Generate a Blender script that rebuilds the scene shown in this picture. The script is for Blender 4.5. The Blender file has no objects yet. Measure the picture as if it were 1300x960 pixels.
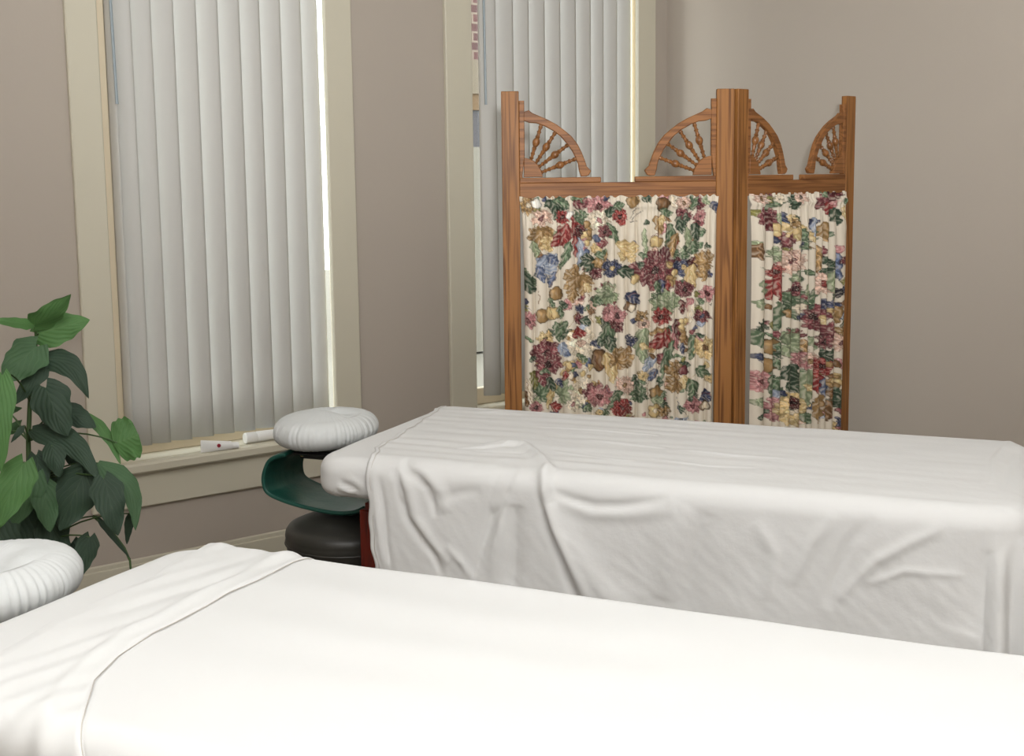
import bpy, math, random
import numpy as np
from mathutils import Vector, Matrix, noise

PI = math.pi
scene = bpy.context.scene
COL = scene.collection
rng = random.Random(7)

# ------------------------------------------------------------------ camera
FOC = 1600.0
PPX, PPY = 650.0, 435.0
HOR, ROLL, CAMZ = 225.0, 0.012, 1.45
ANG = math.radians(37.516)
OX, OY = -1.43147, 4.20000           # the left wall's origin as seen from the camera


def W2(x, y):
    """a plan position measured from the camera (right, ahead) -> the room's plan"""
    dx, dy = x - OX, y - OY
    c, s = math.cos(ANG), math.sin(ANG)
    return dx * c + dy * s, -dx * s + dy * c


def W(x, y, z):
    a, b = W2(x, y)
    return Vector((a, b, z))


pitch = math.atan((PPY - HOR) / FOC)
_rot = Matrix.Rotation(-ANG, 3, 'Z')
_F0 = Vector((0, math.cos(pitch), -math.sin(pitch)))
_R0 = Vector((1, 0, 0))
_U0 = _R0.cross(_F0)
_R = math.cos(ROLL) * _R0 - math.sin(ROLL) * _U0
_U = math.sin(ROLL) * _R0 + math.cos(ROLL) * _U0
CF, CR, CU = _rot @ _F0, _rot @ _R, _rot @ _U
CAM = W(0, 0, CAMZ)


def ray(px, py):
    return CF + CR * ((px - PPX) / FOC) - CU * ((py - PPY) / FOC)


def on_z(px, py, z):
    d = ray(px, py)
    return CAM + d * ((z - CAM.z) / d.z)


def on_plane(px, py, p0, n):
    d = ray(px, py)
    return CAM + d * ((Vector(p0) - CAM).dot(n) / d.dot(n))


def at_depth(px, py, dep):
    return CAM + ray(px, py) * dep


cam_data = bpy.data.cameras.new('camera')
cam = bpy.data.objects.new('camera', cam_data)
COL.objects.link(cam)
cam_data.sensor_fit = 'HORIZONTAL'
cam_data.sensor_width = 36.0
cam_data.lens = 36.0 * FOC / 1300.0
cam_data.shift_y = -(480.0 - PPY) / 1300.0
cam_data.clip_start = 0.05
m = Matrix((CR, CU, -CF)).transposed().to_4x4()
m.translation = CAM
cam.matrix_world = m
scene.camera = cam

# ------------------------------------------------------------------ mesh helpers
MATW = {}


class MB:
    def __init__(self):
        self.v = []
        self.f = []

    def add(self, vs, fs):
        b = len(self.v)
        self.v.extend([tuple(p) for p in vs])
        self.f.extend([tuple(i + b for i in f) for f in fs])
        return self

    def box(self, x0, x1, y0, y1, z0, z1, bev=0.0, mat=None):
        if bev <= 0:
            vs = [(x, y, z) for x in (x0, x1) for y in (y0, y1) for z in (z0, z1)]
            fs = [(0, 1, 3, 2), (4, 6, 7, 5), (0, 4, 5, 1), (2, 3, 7, 6), (0, 2, 6, 4), (1, 5, 7, 3)]
        else:
            b = min(bev, (x1 - x0) * .49, (y1 - y0) * .49, (z1 - z0) * .49)
            vs = []
            idx = {}
            for i, (X, sx) in enumerate(((x0, 1), (x1, -1))):
                for j, (Y, sy) in enumerate(((y0, 1), (y1, -1))):
                    for k, (Z, sz) in enumerate(((z0, 1), (z1, -1))):
                        idx[i, j, k] = len(vs)
                        vs += [(X, Y + sy * b, Z + sz * b), (X + sx * b, Y, Z + sz * b), (X + sx * b, Y + sy * b, Z)]
            fs = []
            I = lambda i, j, k, a: idx[i, j, k] + a
            for i in (0, 1):
                q = [I(i, 0, 0, 0), I(i, 1, 0, 0), I(i, 1, 1, 0), I(i, 0, 1, 0)]
                fs.append(q[::-1] if i == 0 else q)
                q = [I(0, i, 0, 1), I(1, i, 0, 1), I(1, i, 1, 1), I(0, i, 1, 1)]
                fs.append(q if i == 0 else q[::-1])
                q = [I(0, 0, i, 2), I(1, 0, i, 2), I(1, 1, i, 2), I(0, 1, i, 2)]
                fs.append(q[::-1] if i == 0 else q)
            for i in (0, 1):
                for j in (0, 1):
                    q = [I(i, j, 0, 0), I(i, j, 0, 1), I(i, j, 1, 1), I(i, j, 1, 0)]
                    fs.append(q if (i + j) % 2 == 0 else q[::-1])
                    q = [I(i, 0, j, 0), I(i, 0, j, 2), I(i, 1, j, 2), I(i, 1, j, 0)]
                    fs.append(q if (i + j) % 2 == 1 else q[::-1])
                    q = [I(0, i, j, 1), I(0, i, j, 2), I(1, i, j, 2), I(1, i, j, 1)]
                    fs.append(q if (i + j) % 2 == 0 else q[::-1])
            for i in (0, 1):
                for j in (0, 1):
                    for k in (0, 1):
                        q = [I(i, j, k, 0), I(i, j, k, 1), I(i, j, k, 2)]
                        fs.append(q if (i + j + k) % 2 == 1 else q[::-1])
        if mat is not None:
            vs = [mat @ Vector(p) for p in vs]
        return self.add(vs, fs)

    def lathe(self, prof, seg=24, mat=None, cap=True):
        """prof: list of (r, z)"""
        vs, fs = [], []
        n = len(prof)
        for r, z in prof:
            for k in range(seg):
                a = 2 * PI * k / seg
                vs.append((r * math.cos(a), r * math.sin(a), z))
        for i in range(n - 1):
            for k in range(seg):
                k2 = (k + 1) % seg
                fs.append((i * seg + k, i * seg + k2, (i + 1) * seg + k2, (i + 1) * seg + k))
        if cap:
            fs.append(tuple(range(seg))[::-1])
            fs.append(tuple((n - 1) * seg + k for k in range(seg)))
        if mat is not None:
            vs = [mat @ Vector(p) for p in vs]
        return self.add(vs, fs)

    def tube(self, pts, rad, seg=10, flat=1.0):
        pts = [Vector(p) for p in pts]
        if not hasattr(rad, '__len__'):
            rad = [rad] * len(pts)
        vs, fs = [], []
        up = Vector((0, 0, 1))
        for i, p in enumerate(pts):
            t = (pts[min(i + 1, len(pts) - 1)] - pts[max(i - 1, 0)]).normalized()
            a = t.cross(up)
            if a.length < .05:
                a = t.cross(Vector((1, 0, 0)))
            a.normalize()
            b = a.cross(t)
            for k in range(seg):
                th = 2 * PI * k / seg
                vs.append(p + (a * math.cos(th) + b * math.sin(th) * flat) * rad[i])
        for i in range(len(pts) - 1):
            for k in range(seg):
                k2 = (k + 1) % seg
                fs.append((i * seg + k, i * seg + k2, (i + 1) * seg + k2, (i + 1) * seg + k))
        fs.append(tuple(range(seg))[::-1])
        fs.append(tuple((len(pts) - 1) * seg + k for k in range(seg)))
        return self.add(vs, fs)

    def prism(self, poly, y0, y1, mat=None, ch=0.0):
        """poly in (x, z), extruded y0..y1, optional chamfer of the front (y0) edge"""
        n = len(poly)
        vs = []
        if ch > 0:
            cx = sum(p[0] for p in poly) / n
            ins = []
            for i in range(n):
                p0, p1, p2 = Vector(poly[i - 1]), Vector(poly[i]), Vector(poly[(i + 1) % n])
                t = (p2 - p0).normalized()
                ins.append(p1 + Vector((-t.y, t.x)) * ch)
            area = sum(poly[i][0] * poly[(i + 1) % n][1] - poly[(i + 1) % n][0] * poly[i][1] for i in range(n))
            if area < 0:
                ins = [2 * Vector(poly[i]) - ins[i] for i in range(n)]
            rings = [([tuple(p) for p in ins], y0), (poly, y0 + ch), (poly, y1 - ch), ([tuple(p) for p in ins], y1)]
        else:
            rings = [(poly, y0), (poly, y1)]
        for pl, y in rings:
            vs += [(p[0], y, p[1]) for p in pl]
        fs = []
        for r in range(len(rings) - 1):
            for i in range(n):
                j = (i + 1) % n
                fs.append((r * n + i, r * n + j, (r + 1) * n + j, (r + 1) * n + i))
        fs.append(tuple(range(n))[::-1])
        fs.append(tuple((len(rings) - 1) * n + i for i in range(n)))
        if mat is not None:
            vs = [mat @ Vector(p) for p in vs]
        return self.add(vs, fs)


def link_mesh(name, vs, fs, mat, parent=None, world=False, smooth=None, loc=None, rot=None):
    me = bpy.data.meshes.new(name)
    if world and parent is not None:
        inv = MATW[parent.name].inverted()
        vs = [inv @ Vector(p) for p in vs]
    me.from_pydata([tuple(p) for p in vs], [], [tuple(int(i) for i in f) for f in fs])
    me.validate()
    import bmesh
    bm = bmesh.new()
    bm.from_mesh(me)
    bmesh.ops.recalc_face_normals(bm, faces=bm.faces)
    bm.to_mesh(me)
    bm.free()
    if mat:
        me.materials.append(mat)
    o = bpy.data.objects.new(name, me)
    COL.objects.link(o)
    if smooth is not None:
        for p in me.polygons:
            p.use_smooth = True
        if smooth < 179:
            me.set_sharp_from_angle(angle=math.radians(smooth))
    if loc is not None:
        o.location = loc
    if rot is not None:
        o.rotation_euler = rot
    if parent is not None:
        o.parent = parent
        MATW[o.name] = MATW[parent.name] @ o.matrix_basis
    else:
        MATW[o.name] = o.matrix_basis.copy()
    return o


def part(name, mb, mat, parent=None, smooth=35, world=False, loc=None, rot=None, label=None):
    o = link_mesh(name, mb.v, mb.f, mat, parent, world, smooth, loc, rot)
    if label:
        o['label'] = label
    return o


def thing(name, label, cat, loc=(0, 0, 0), rz=0.0, group=None, kind=None):
    o = bpy.data.objects.new(name, None)
    COL.objects.link(o)
    o.location = loc
    o.rotation_euler = (0, 0, rz)
    o.empty_display_size = .1
    MATW[o.name] = Matrix.Translation(Vector(loc)) @ Matrix.Rotation(rz, 4, 'Z')
    if label:
        o['label'] = label
    if cat:
        o['category'] = cat
    if group:
        o['group'] = group
    if kind:
        o['kind'] = kind
    return o


def tag(o, label=None, cat=None, group=None, kind=None):
    for k, v in (('label', label), ('category', cat), ('group', group), ('kind', kind)):
        if v:
            o[k] = v
    return o


def grid_faces(nu, nv, closed_u=False):
    i = np.arange(nu if closed_u else nu - 1)[:, None]
    j = np.arange(nv - 1)[None, :]
    i2 = (i + 1) % nu
    a = i * nv + j
    b = i2 * nv + j
    c = i2 * nv + j + 1
    d = i * nv + j + 1
    return np.stack([a + 0 * b, b, c, d], -1).reshape(-1, 4)


def fast_mesh(name, V, F, mat, parent=None, smooth=True, world=False):
    """a large quad grid from numpy arrays"""
    V = np.asarray(V, dtype=np.float64).reshape(-1, 3)
    if world and parent is not None:
        inv = np.array(MATW[parent.name].inverted())
        V = V @ inv[:3, :3].T + inv[:3, 3]
    me = bpy.data.meshes.new(name)
    F = np.asarray(F, dtype=np.int32)
    me.vertices.add(len(V))
    me.vertices.foreach_set('co', V.astype(np.float32).ravel())
    me.loops.add(F.size)
    me.loops.foreach_set('vertex_index', F.ravel())
    me.polygons.add(len(F))
    me.polygons.foreach_set('loop_start', np.arange(0, F.size, F.shape[1], dtype=np.int32))
    me.polygons.foreach_set('use_smooth', np.ones(len(F), dtype=bool) if smooth else np.zeros(len(F), dtype=bool))
    me.update(calc_edges=True)
    me.validate()
    if mat:
        me.materials.append(mat)
    o = bpy.data.objects.new(name, me)
    COL.objects.link(o)
    if parent is not None:
        o.parent = parent
        MATW[o.name] = MATW[parent.name].copy()
    else:
        MATW[o.name] = Matrix.Identity(4)
    return o


# ------------------------------------------------------------------ materials
def s2l(c):
    return tuple(((x / 255.) / 12.92 if x / 255. <= .04045 else ((x / 255. + .055) / 1.055) ** 2.4) for x in c)


def mat_new(name):
    mt = bpy.data.materials.new(name)
    mt.use_nodes = True
    nt = mt.node_tree
    for n in list(nt.nodes):
        nt.nodes.remove(n)
    out = nt.nodes.new('ShaderNodeOutputMaterial')
    return mt, nt, out


def principled(name, col, rough=.6, spec=.5, bump=None, coat=0, metal=0, sheen=0, var=0.0, vscale=3.0, transl=0.0):
    """bump: list of (scale, strength, distance)"""
    mt, nt, out = mat_new(name)
    b = nt.nodes.new('ShaderNodeBsdfPrincipled')
    b.inputs['Base Color'].default_value = (*col, 1)
    b.inputs['Roughness'].default_value = rough
    b.inputs['Specular IOR Level'].default_value = spec
    b.inputs['Coat Weight'].default_value = coat
    b.inputs['Metallic'].default_value = metal
    b.inputs['Sheen Weight'].default_value = sheen
    tc = nt.nodes.new('ShaderNodeTexCoord')
    if var > 0:
        n = nt.nodes.new('ShaderNodeTexNoise')
        n.inputs['Scale'].default_value = vscale
        n.inputs['Detail'].default_value = 5
        nt.links.new(tc.outputs['Object'], n.inputs['Vector'])
        mx = nt.nodes.new('ShaderNodeMix')
        mx.data_type = 'RGBA'
        mx.inputs['A'].default_value = (*[c * (1 - var) for c in col], 1)
        mx.inputs['B'].default_value = (*[min(1, c * (1 + var)) for c in col], 1)
        nt.links.new(n.outputs['Fac'], mx.inputs['Factor'])
        nt.links.new(mx.outputs['Result'], b.inputs['Base Color'])
    prev = None
    for sc, st, di in (bump or []):
        n = nt.nodes.new('ShaderNodeTexNoise')
        n.inputs['Scale'].default_value = sc
        n.inputs['Detail'].default_value = 4
        nt.links.new(tc.outputs['Object'], n.inputs['Vector'])
        bp = nt.nodes.new('ShaderNodeBump')
        bp.inputs['Strength'].default_value = st
        bp.inputs['Distance'].default_value = di
        nt.links.new(n.outputs['Fac'], bp.inputs['Height'])
        if prev:
            nt.links.new(prev.outputs['Normal'], bp.inputs['Normal'])
        prev = bp
    if prev:
        nt.links.new(prev.outputs['Normal'], b.inputs['Normal'])
    if transl > 0:
        t = nt.nodes.new('ShaderNodeBsdfTranslucent')
        t.inputs['Color'].default_value = (*col, 1)
        ms = nt.nodes.new('ShaderNodeMixShader')
        ms.inputs[0].default_value = transl
        nt.links.new(b.outputs[0], ms.inputs[1])
        nt.links.new(t.outputs[0], ms.inputs[2])
        nt.links.new(ms.outputs[0], out.inputs[0])
    else:
        nt.links.new(b.outputs[0], out.inputs[0])
    return mt


def wood(name, c1, c2, axis='Z', scale=1.0, rough=.5, coat=.02):
    """long grain along one axis of the part"""
    mt, nt, out = mat_new(name)
    N = nt.nodes.new
    b = N('ShaderNodeBsdfPrincipled')
    tc = N('ShaderNodeTexCoord')
    mp = N('ShaderNodeMapping')
    s = [240 * scale, 240 * scale, 240 * scale]
    s['XYZ'.index(axis)] = 4.0 * scale
    mp.inputs['Scale'].default_value = s
    nt.links.new(tc.outputs['Object'], mp.inputs['Vector'])
    n = N('ShaderNodeTexNoise')
    n.inputs['Scale'].default_value = 1.0
    n.inputs['Detail'].default_value = 6
    n.inputs['Distortion'].default_value = .6
    nt.links.new(mp.outputs[0], n.inputs['Vector'])
    # cathedral figure
    mp2 = N('ShaderNodeMapping')
    s2 = [22 * scale] * 3
    s2['XYZ'.index(axis)] = 1.0 * scale
    mp2.inputs['Scale'].default_value = s2
    nt.links.new(tc.outputs['Object'], mp2.inputs['Vector'])
    wv = N('ShaderNodeTexNoise')
    wv.inputs['Scale'].default_value = 1.3
    wv.inputs['Detail'].default_value = 2
    nt.links.new(mp2.outputs[0], wv.inputs['Vector'])
    mu = N('ShaderNodeMath')
    mu.operation = 'MULTIPLY'
    mu.inputs[1].default_value = 34
    nt.links.new(wv.outputs['Fac'], mu.inputs[0])
    sn = N('ShaderNodeMath')
    sn.operation = 'SINE'
    nt.links.new(mu.outputs[0], sn.inputs[0])
    mr = N('ShaderNodeMapRange')
    mr.inputs['From Min'].default_value = -1
    mr.inputs['From Max'].default_value = 1
    nt.links.new(sn.outputs[0], mr.inputs['Value'])
    ad = N('ShaderNodeMath')
    ad.operation = 'MULTIPLY_ADD'
    ad.inputs[1].default_value = .30
    nt.links.new(mr.outputs[0], ad.inputs[0])
    m2 = N('ShaderNodeMath')
    m2.operation = 'MULTIPLY'
    m2.inputs[1].default_value = .8
    nt.links.new(n.outputs['Fac'], m2.inputs[0])
    nt.links.new(m2.outputs[0], ad.inputs[2])
    cr = N('ShaderNodeValToRGB')
    cr.color_ramp.elements[0].position = .30
    cr.color_ramp.elements[0].color = (*c2, 1)
    cr.color_ramp.elements[1].position = .62
    cr.color_ramp.elements[1].color = (*c1, 1)
    nt.links.new(ad.outputs[0], cr.inputs[0])
    nt.links.new(cr.outputs[0], b.inputs['Base Color'])
    b.inputs['Roughness'].default_value = rough
    b.inputs['Specular IOR Level'].default_value = .22
    b.inputs['Coat Weight'].default_value = coat
    b.inputs['Coat Roughness'].default_value = .25
    bp = N('ShaderNodeBump')
    bp.inputs['Strength'].default_value = .15
    bp.inputs['Distance'].default_value = .002
    nt.links.new(ad.outputs[0], bp.inputs['Height'])
    nt.links.new(bp.outputs[0], b.inputs['Normal'])
    nt.links.new(b.outputs[0], out.inputs[0])
    return mt


M = {}
M['wall'] = principled('taupe wall paint', (.45, .398, .342), .75, .3, bump=[(90, .12, .002)], var=.02, vscale=1.5)
M['ceil'] = principled('ceiling paint', (.82, .82, .80), .9, .2)
M['trim'] = principled('cream trim paint', (.60, .565, .455), .45, .4, bump=[(25, .08, .002)])
M['sash'] = principled('sash paint', (.72, .62, .46), .5, .4)
M['slat'] = principled('vinyl slat', (.58, .572, .542), .5, .35, transl=.07)
M['shade_thread'] = principled('hem stitching and edge shade', (.50, .47, .43), .8, .2)  # stitching colour darkened to paint in the thin shade along the hems
M['wand'] = principled('clear plastic wand', (.30, .36, .40), .3, .5)
M['carpet'] = principled('grey carpet', (.30, .27, .23), .95, .1, bump=[(700, .8, .004)], var=.15, vscale=60)
M['sheet'] = principled('white cotton sheet', (.67, .672, .668), .85, .25, bump=[(14, .14, .008), (55, .30, .0025), (900, .12, .0006)])
M['sheet_w'] = principled('bright white cotton sheet', (.635, .64, .635), .85, .25, bump=[(9, .16, .006), (900, .10, .0006)])
M['cover'] = principled('pale cotton cradle cover', (.60, .62, .62), .85, .25, bump=[(40, .3, .004), (800, .15, .0006)])
M['oakv'] = wood('honey oak vertical grain', (.275, .118, .033), (.115, .043, .011), 'Z')
M['oakh'] = wood('honey oak horizontal grain', (.265, .112, .036), (.125, .045, .013), 'X')
M['oakt'] = wood('turned oak', (.24, .10, .03), (.11, .042, .012), 'Z', 2.0, .3, .4)
M['mahog'] = wood('red stained wood', (.12, .010, .004), (.05, .004, .002), 'Z', 1.0, .3, .4)
M['green'] = principled('dark green vinyl', (.008, .068, .050), .40, .5, bump=[(30, .3, .004)])
M['black'] = principled('black vinyl', (.026, .025, .021), .45, .5, bump=[(50, .15, .002)])
M['blackm'] = principled('black metal', (.012, .012, .012), .4, .5)
M['brass'] = principled('brass screw', (.5, .38, .16), .35, .5, metal=1)
M['chrome'] = principled('chrome', (.6, .6, .6), .2, .5, metal=1)
M['white_pl'] = principled('white plastic', (.82, .82, .80), .3, .5)
M['red_pl'] = principled('red print', (.35, .03, .05), .4, .5)
M['soil'] = principled('potting soil', (.03, .02, .013), .95, .1, bump=[(80, 1, .01)])
M['pot'] = principled('brown woven pot', (.14, .075, .035), .7, .3, bump=[(60, .6, .006)], var=.3, vscale=40)


def leaf_mat(name, c, c2):
    mt, nt, out = mat_new(name)
    N = nt.nodes.new
    b = N('ShaderNodeBsdfPrincipled')
    b.inputs['Roughness'].default_value = .62
    b.inputs['Specular IOR Level'].default_value = .35
    uv = N('ShaderNodeUVMap')
    sp = N('ShaderNodeSeparateXYZ')
    nt.links.new(uv.outputs[0], sp.inputs[0])
    # side veins: sin of (u - .8|v|), midrib at v = 0
    ab = N('ShaderNodeMath'); ab.operation = 'ABSOLUTE'
    nt.links.new(sp.outputs['Y'], ab.inputs[0])
    ma = N('ShaderNodeMath'); ma.operation = 'MULTIPLY_ADD'; ma.inputs[1].default_value = -.75
    nt.links.new(ab.outputs[0], ma.inputs[0]); nt.links.new(sp.outputs['X'], ma.inputs[2])
    mm = N('ShaderNodeMath'); mm.operation = 'MULTIPLY'; mm.inputs[1].default_value = 30
    nt.links.new(ma.outputs[0], mm.inputs[0])
    sn = N('ShaderNodeMath'); sn.operation = 'SINE'
    nt.links.new(mm.outputs[0], sn.inputs[0])
    pw = N('ShaderNodeMapRange'); pw.inputs['From Min'].default_value = .88; pw.inputs['From Max'].default_value = 1
    nt.links.new(sn.outputs[0], pw.inputs['Value'])
    md = N('ShaderNodeMapRange'); md.inputs['From Min'].default_value = .035; md.inputs['From Max'].default_value = .0
    nt.links.new(ab.outputs[0], md.inputs['Value'])
    mxx = N('ShaderNodeMath'); mxx.operation = 'MAXIMUM'
    nt.links.new(pw.outputs[0], mxx.inputs[0]); nt.links.new(md.outputs[0], mxx.inputs[1])
    ns = N('ShaderNodeTexNoise'); ns.inputs['Scale'].default_value = 9; ns.inputs['Detail'].default_value = 3
    tc = N('ShaderNodeTexCoord')
    nt.links.new(tc.outputs['Object'], ns.inputs['Vector'])
    m1 = N('ShaderNodeMix'); m1.data_type = 'RGBA'
    m1.inputs['A'].default_value = (*[x * .62 for x in c], 1)
    m1.inputs['B'].default_value = (*[x * 1.35 for x in c], 1)
    nt.links.new(ns.outputs['Fac'], m1.inputs['Factor'])
    m2 = N('ShaderNodeMix'); m2.data_type = 'RGBA'
    m2.inputs['B'].default_value = (*c2, 1)
    sc = N('ShaderNodeMath'); sc.operation = 'MULTIPLY'; sc.inputs[1].default_value = .35
    nt.links.new(mxx.outputs[0], sc.inputs[0])
    nt.links.new(sc.outputs[0], m2.inputs['Factor'])
    nt.links.new(m1.outputs['Result'], m2.inputs['A'])
    nt.links.new(m2.outputs['Result'], b.inputs['Base Color'])
    bp = N('ShaderNodeBump'); bp.inputs['Strength'].default_value = .22; bp.inputs['Distance'].default_value = .003
    bp.invert = True
    nt.links.new(sn.outputs[0], bp.inputs['Height'])
    nt.links.new(bp.outputs[0], b.inputs['Normal'])
    tr = N('ShaderNodeBsdfTranslucent'); tr.inputs['Color'].default_value = (*c, 1)
    ms = N('ShaderNodeMixShader'); ms.inputs[0].default_value = .15
    nt.links.new(b.outputs[0], ms.inputs[1]); nt.links.new(tr.outputs[0], ms.inputs[2])
    nt.links.new(ms.outputs[0], out.inputs[0])
    return mt


M['leaf_b'] = leaf_mat('bright green leaf', (.085, .20, .060), (.16, .28, .11))
M['leaf_m'] = leaf_mat('mid green leaf', (.058, .125, .055), (.12, .20, .10))
M['leaf_d'] = leaf_mat('dark green leaf', (.034, .064, .040), (.08, .12, .075))
M['stem'] = principled('plant stem', (.05, .10, .03), .5, .4)

# glass
mt, nt, out = mat_new('window glass')
t = nt.nodes.new('ShaderNodeBsdfTransparent'); t.inputs[0].default_value = (.95, .97, .96, 1)
g = nt.nodes.new('ShaderNodeBsdfGlossy'); g.inputs['Roughness'].default_value = .02
mx = nt.nodes.new('ShaderNodeMixShader')
mx.inputs[0].default_value = .06; nt.links.new(t.outputs[0], mx.inputs[1]); nt.links.new(g.outputs[0], mx.inputs[2])
nt.links.new(mx.outputs[0], out.inputs[0])
M['glass'] = mt

# brick
mt, nt, out = mat_new('red brick')
b = nt.nodes.new('ShaderNodeBsdfPrincipled'); b.inputs['Roughness'].default_value = .85
tc = nt.nodes.new('ShaderNodeTexCoord'); mp = nt.nodes.new('ShaderNodeMapping')
mp.inputs['Rotation'].default_value = (PI / 2, 0, 0)
br = nt.nodes.new('ShaderNodeTexBrick')
br.inputs['Scale'].default_value = 1.0
br.inputs['Brick Width'].default_value = .22
br.inputs['Row Height'].default_value = .075
br.inputs['Mortar Size'].default_value = .009
br.inputs['Color1'].default_value = (.115, .050, .045, 1)
br.inputs['Color2'].default_value = (.09, .045, .042, 1)
br.inputs['Mortar'].default_value = (.22, .17, .13, 1)
nt.links.new(tc.outputs['Object'], mp.inputs[0]); nt.links.new(mp.outputs[0], br.inputs['Vector'])
nt.links.new(br.outputs[0], b.inputs['Base Color']); nt.links.new(b.outputs[0], out.inputs[0])
M['brick'] = mt
M['stone'] = principled('pale stone', (.20, .165, .12), .8, .2)
M['stone2'] = principled('orange stone', (.17, .11, .06), .8, .2)
M['shopwin'] = principled('dark shop glass', (.045, .038, .042), .3, .5)
M['street'] = principled('sunny pavement', (.24, .22, .18), .9, .2)
M['fitw'] = principled('fill light housing white', (.8, .8, .8), .4, .4)
mt, nt, out = mat_new('fill light diffuser')
e = nt.nodes.new('ShaderNodeEmission'); e.inputs[0].default_value = (1, .97, .92, 1); e.inputs[1].default_value = 3.0
nt.links.new(e.outputs[0], out.inputs[0])
M['diffuser'] = mt
mt, nt, out = mat_new('painted floral cotton')
b = nt.nodes.new('ShaderNodeBsdfPrincipled'); b.inputs['Roughness'].default_value = .8
b.inputs['Specular IOR Level'].default_value = .25
at = nt.nodes.new('ShaderNodeAttribute'); at.attribute_name = 'print'
nt.links.new(at.outputs['Color'], b.inputs['Base Color'])
nz = nt.nodes.new('ShaderNodeTexNoise'); nz.inputs['Scale'].default_value = 600
bp = nt.nodes.new('ShaderNodeBump'); bp.inputs['Strength'].default_value = .15; bp.inputs['Distance'].default_value = .001
nt.links.new(nz.outputs[0], bp.inputs['Height']); nt.links.new(bp.outputs[0], b.inputs['Normal'])
nt.links.new(b.outputs[0], out.inputs[0])
M['floral'] = mt
# ------------------------------------------------------------------ room shell
X0, X1, Y0, Y1, ZC = -3.6, 2.713, -6.4, 0.0, 2.95
_ny = Vector((0, 1, 0))


def wx(px, y=-.022):
    return on_plane(px, 0, (0, y, 0), _ny).x


WIN = [(wx(122.5), wx(407.7, 0)), (wx(598.7), wx(805.8, 0))]        # clear openings between the casings
OUTR = [(wx(81.5), wx(445.5)), (wx(565), wx(833.2))]
HOLE = [(WIN[0][0] - .02, WIN[0][1] + .115), (WIN[1][0] - .02, WIN[1][1] + .12)]
ZS, ZT = .487, 2.62
TH = .16


def struct(name, mb, mat, smooth=None):
    o = link_mesh(name, mb.v, mb.f, mat, None, False, smooth)
    o['kind'] = 'structure'
    return o


mb = MB()
mb.box(X0 - .2, HOLE[0][0], 0, TH, 0, ZC).box(HOLE[0][1], HOLE[1][0], 0, TH, 0, ZC).box(HOLE[1][1], X1 + .15, 0, TH, 0, ZC)
for a, b_ in HOLE:
    mb.box(a, b_, 0, TH, 0, ZS - .03).box(a, b_, 0, TH, ZT, ZC)
struct('wall_left', mb, M['wall'])
struct('wall_right', MB().box(X1, X1 + .15, Y0 - .15, 0, 0, ZC), M['wall'])
struct('wall_back', MB().box(X0 - .15, X1, Y0 - .15, Y0, 0, ZC), M['wall'])
struct('wall_front', MB().box(X0 - .15, X0, Y0, 0, 0, ZC), M['wall'])
struct('floor', MB().box(X0 - .15, X1 + .15, Y0 - .15, TH, -.1, 0), M['carpet'])
struct('ceiling', MB().box(X0 - .15, X1 + .15, Y0 - .15, TH, ZC, ZC + .1), M['ceil'])


def baseboard(name, fx):
    mb = MB()
    fx(mb)
    struct(name, mb, M['trim'], 30)


baseboard('baseboard_left', lambda mb: (mb.box(X0, X1, -.018, 0, 0, .125, .003), mb.box(X0, X1, -.012, 0, .122, .142, .004)))
baseboard('baseboard_right', lambda mb: (mb.box(X1 - .018, X1, Y0, -.018, 0, .125, .003), mb.box(X1 - .012, X1, Y0, -.018, .122, .142, .004)))

# ------------------------------------------------------------------ windows
for k, (a, b_) in enumerate(WIN):
    w = thing('window_%d' % (k + 1), None, None, ((a + b_) / 2, 0, 0), 0, kind='structure')
    oa, ob = OUTR[k]
    ha, hb = HOLE[k]
    for s0, s1 in ((oa, a), (b_, ob)):
        mb = MB().box(s0, s1, -.022, 0, ZS, ZT + .12, .004)
        part('casing', mb, M['trim'], w, 30, True)
    part('head_casing', MB().box(oa - .02, ob + .02, -.026, 0, ZT, ZT + .14, .004), M['trim'], w, 30, True)
    # stool: the board one can stand things on
    mb = MB().box(oa - .03, ob + .03, -.055, .0, ZS - .036, ZS, .007).box(ha + .001, hb - .001, 0, TH, ZS - .029, ZS)
    part('sill', mb, M['trim'], w, 30, True)
    part('apron', MB().box(oa, ob, -.020, 0, .325, ZS - .036, .004), M['trim'], w, 30, True)
    a, b_ = ha, hb
    mb = MB().box(a, a + .006, 0, TH, ZS, ZT).box(b_ - .006, b_, 0, TH, ZS, ZT).box(a, b_, 0, TH, ZT - .006, ZT)
    part('jamb', mb, M['sash'], w, 30, True)
    fr = part('sash', MB().box(a + .006, a + .088, .10, .135, ZS, ZT - .006, .003).box(b_ - .040, b_ - .006, .10, .135, ZS, ZT - .006, .003)
              .box(a + .075, b_ - .040, .10, .135, ZS, ZS + .07, .003).box(a + .075, b_ - .040, .10, .135, ZT - .07, ZT - .006, .003)
              , M['sash'], w, 30, True)
    part('pane', MB().box(a + .07, b_ - .035, .116, .120, ZS + .06, ZT - .05), M['glass'], fr, None, True)

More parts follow.
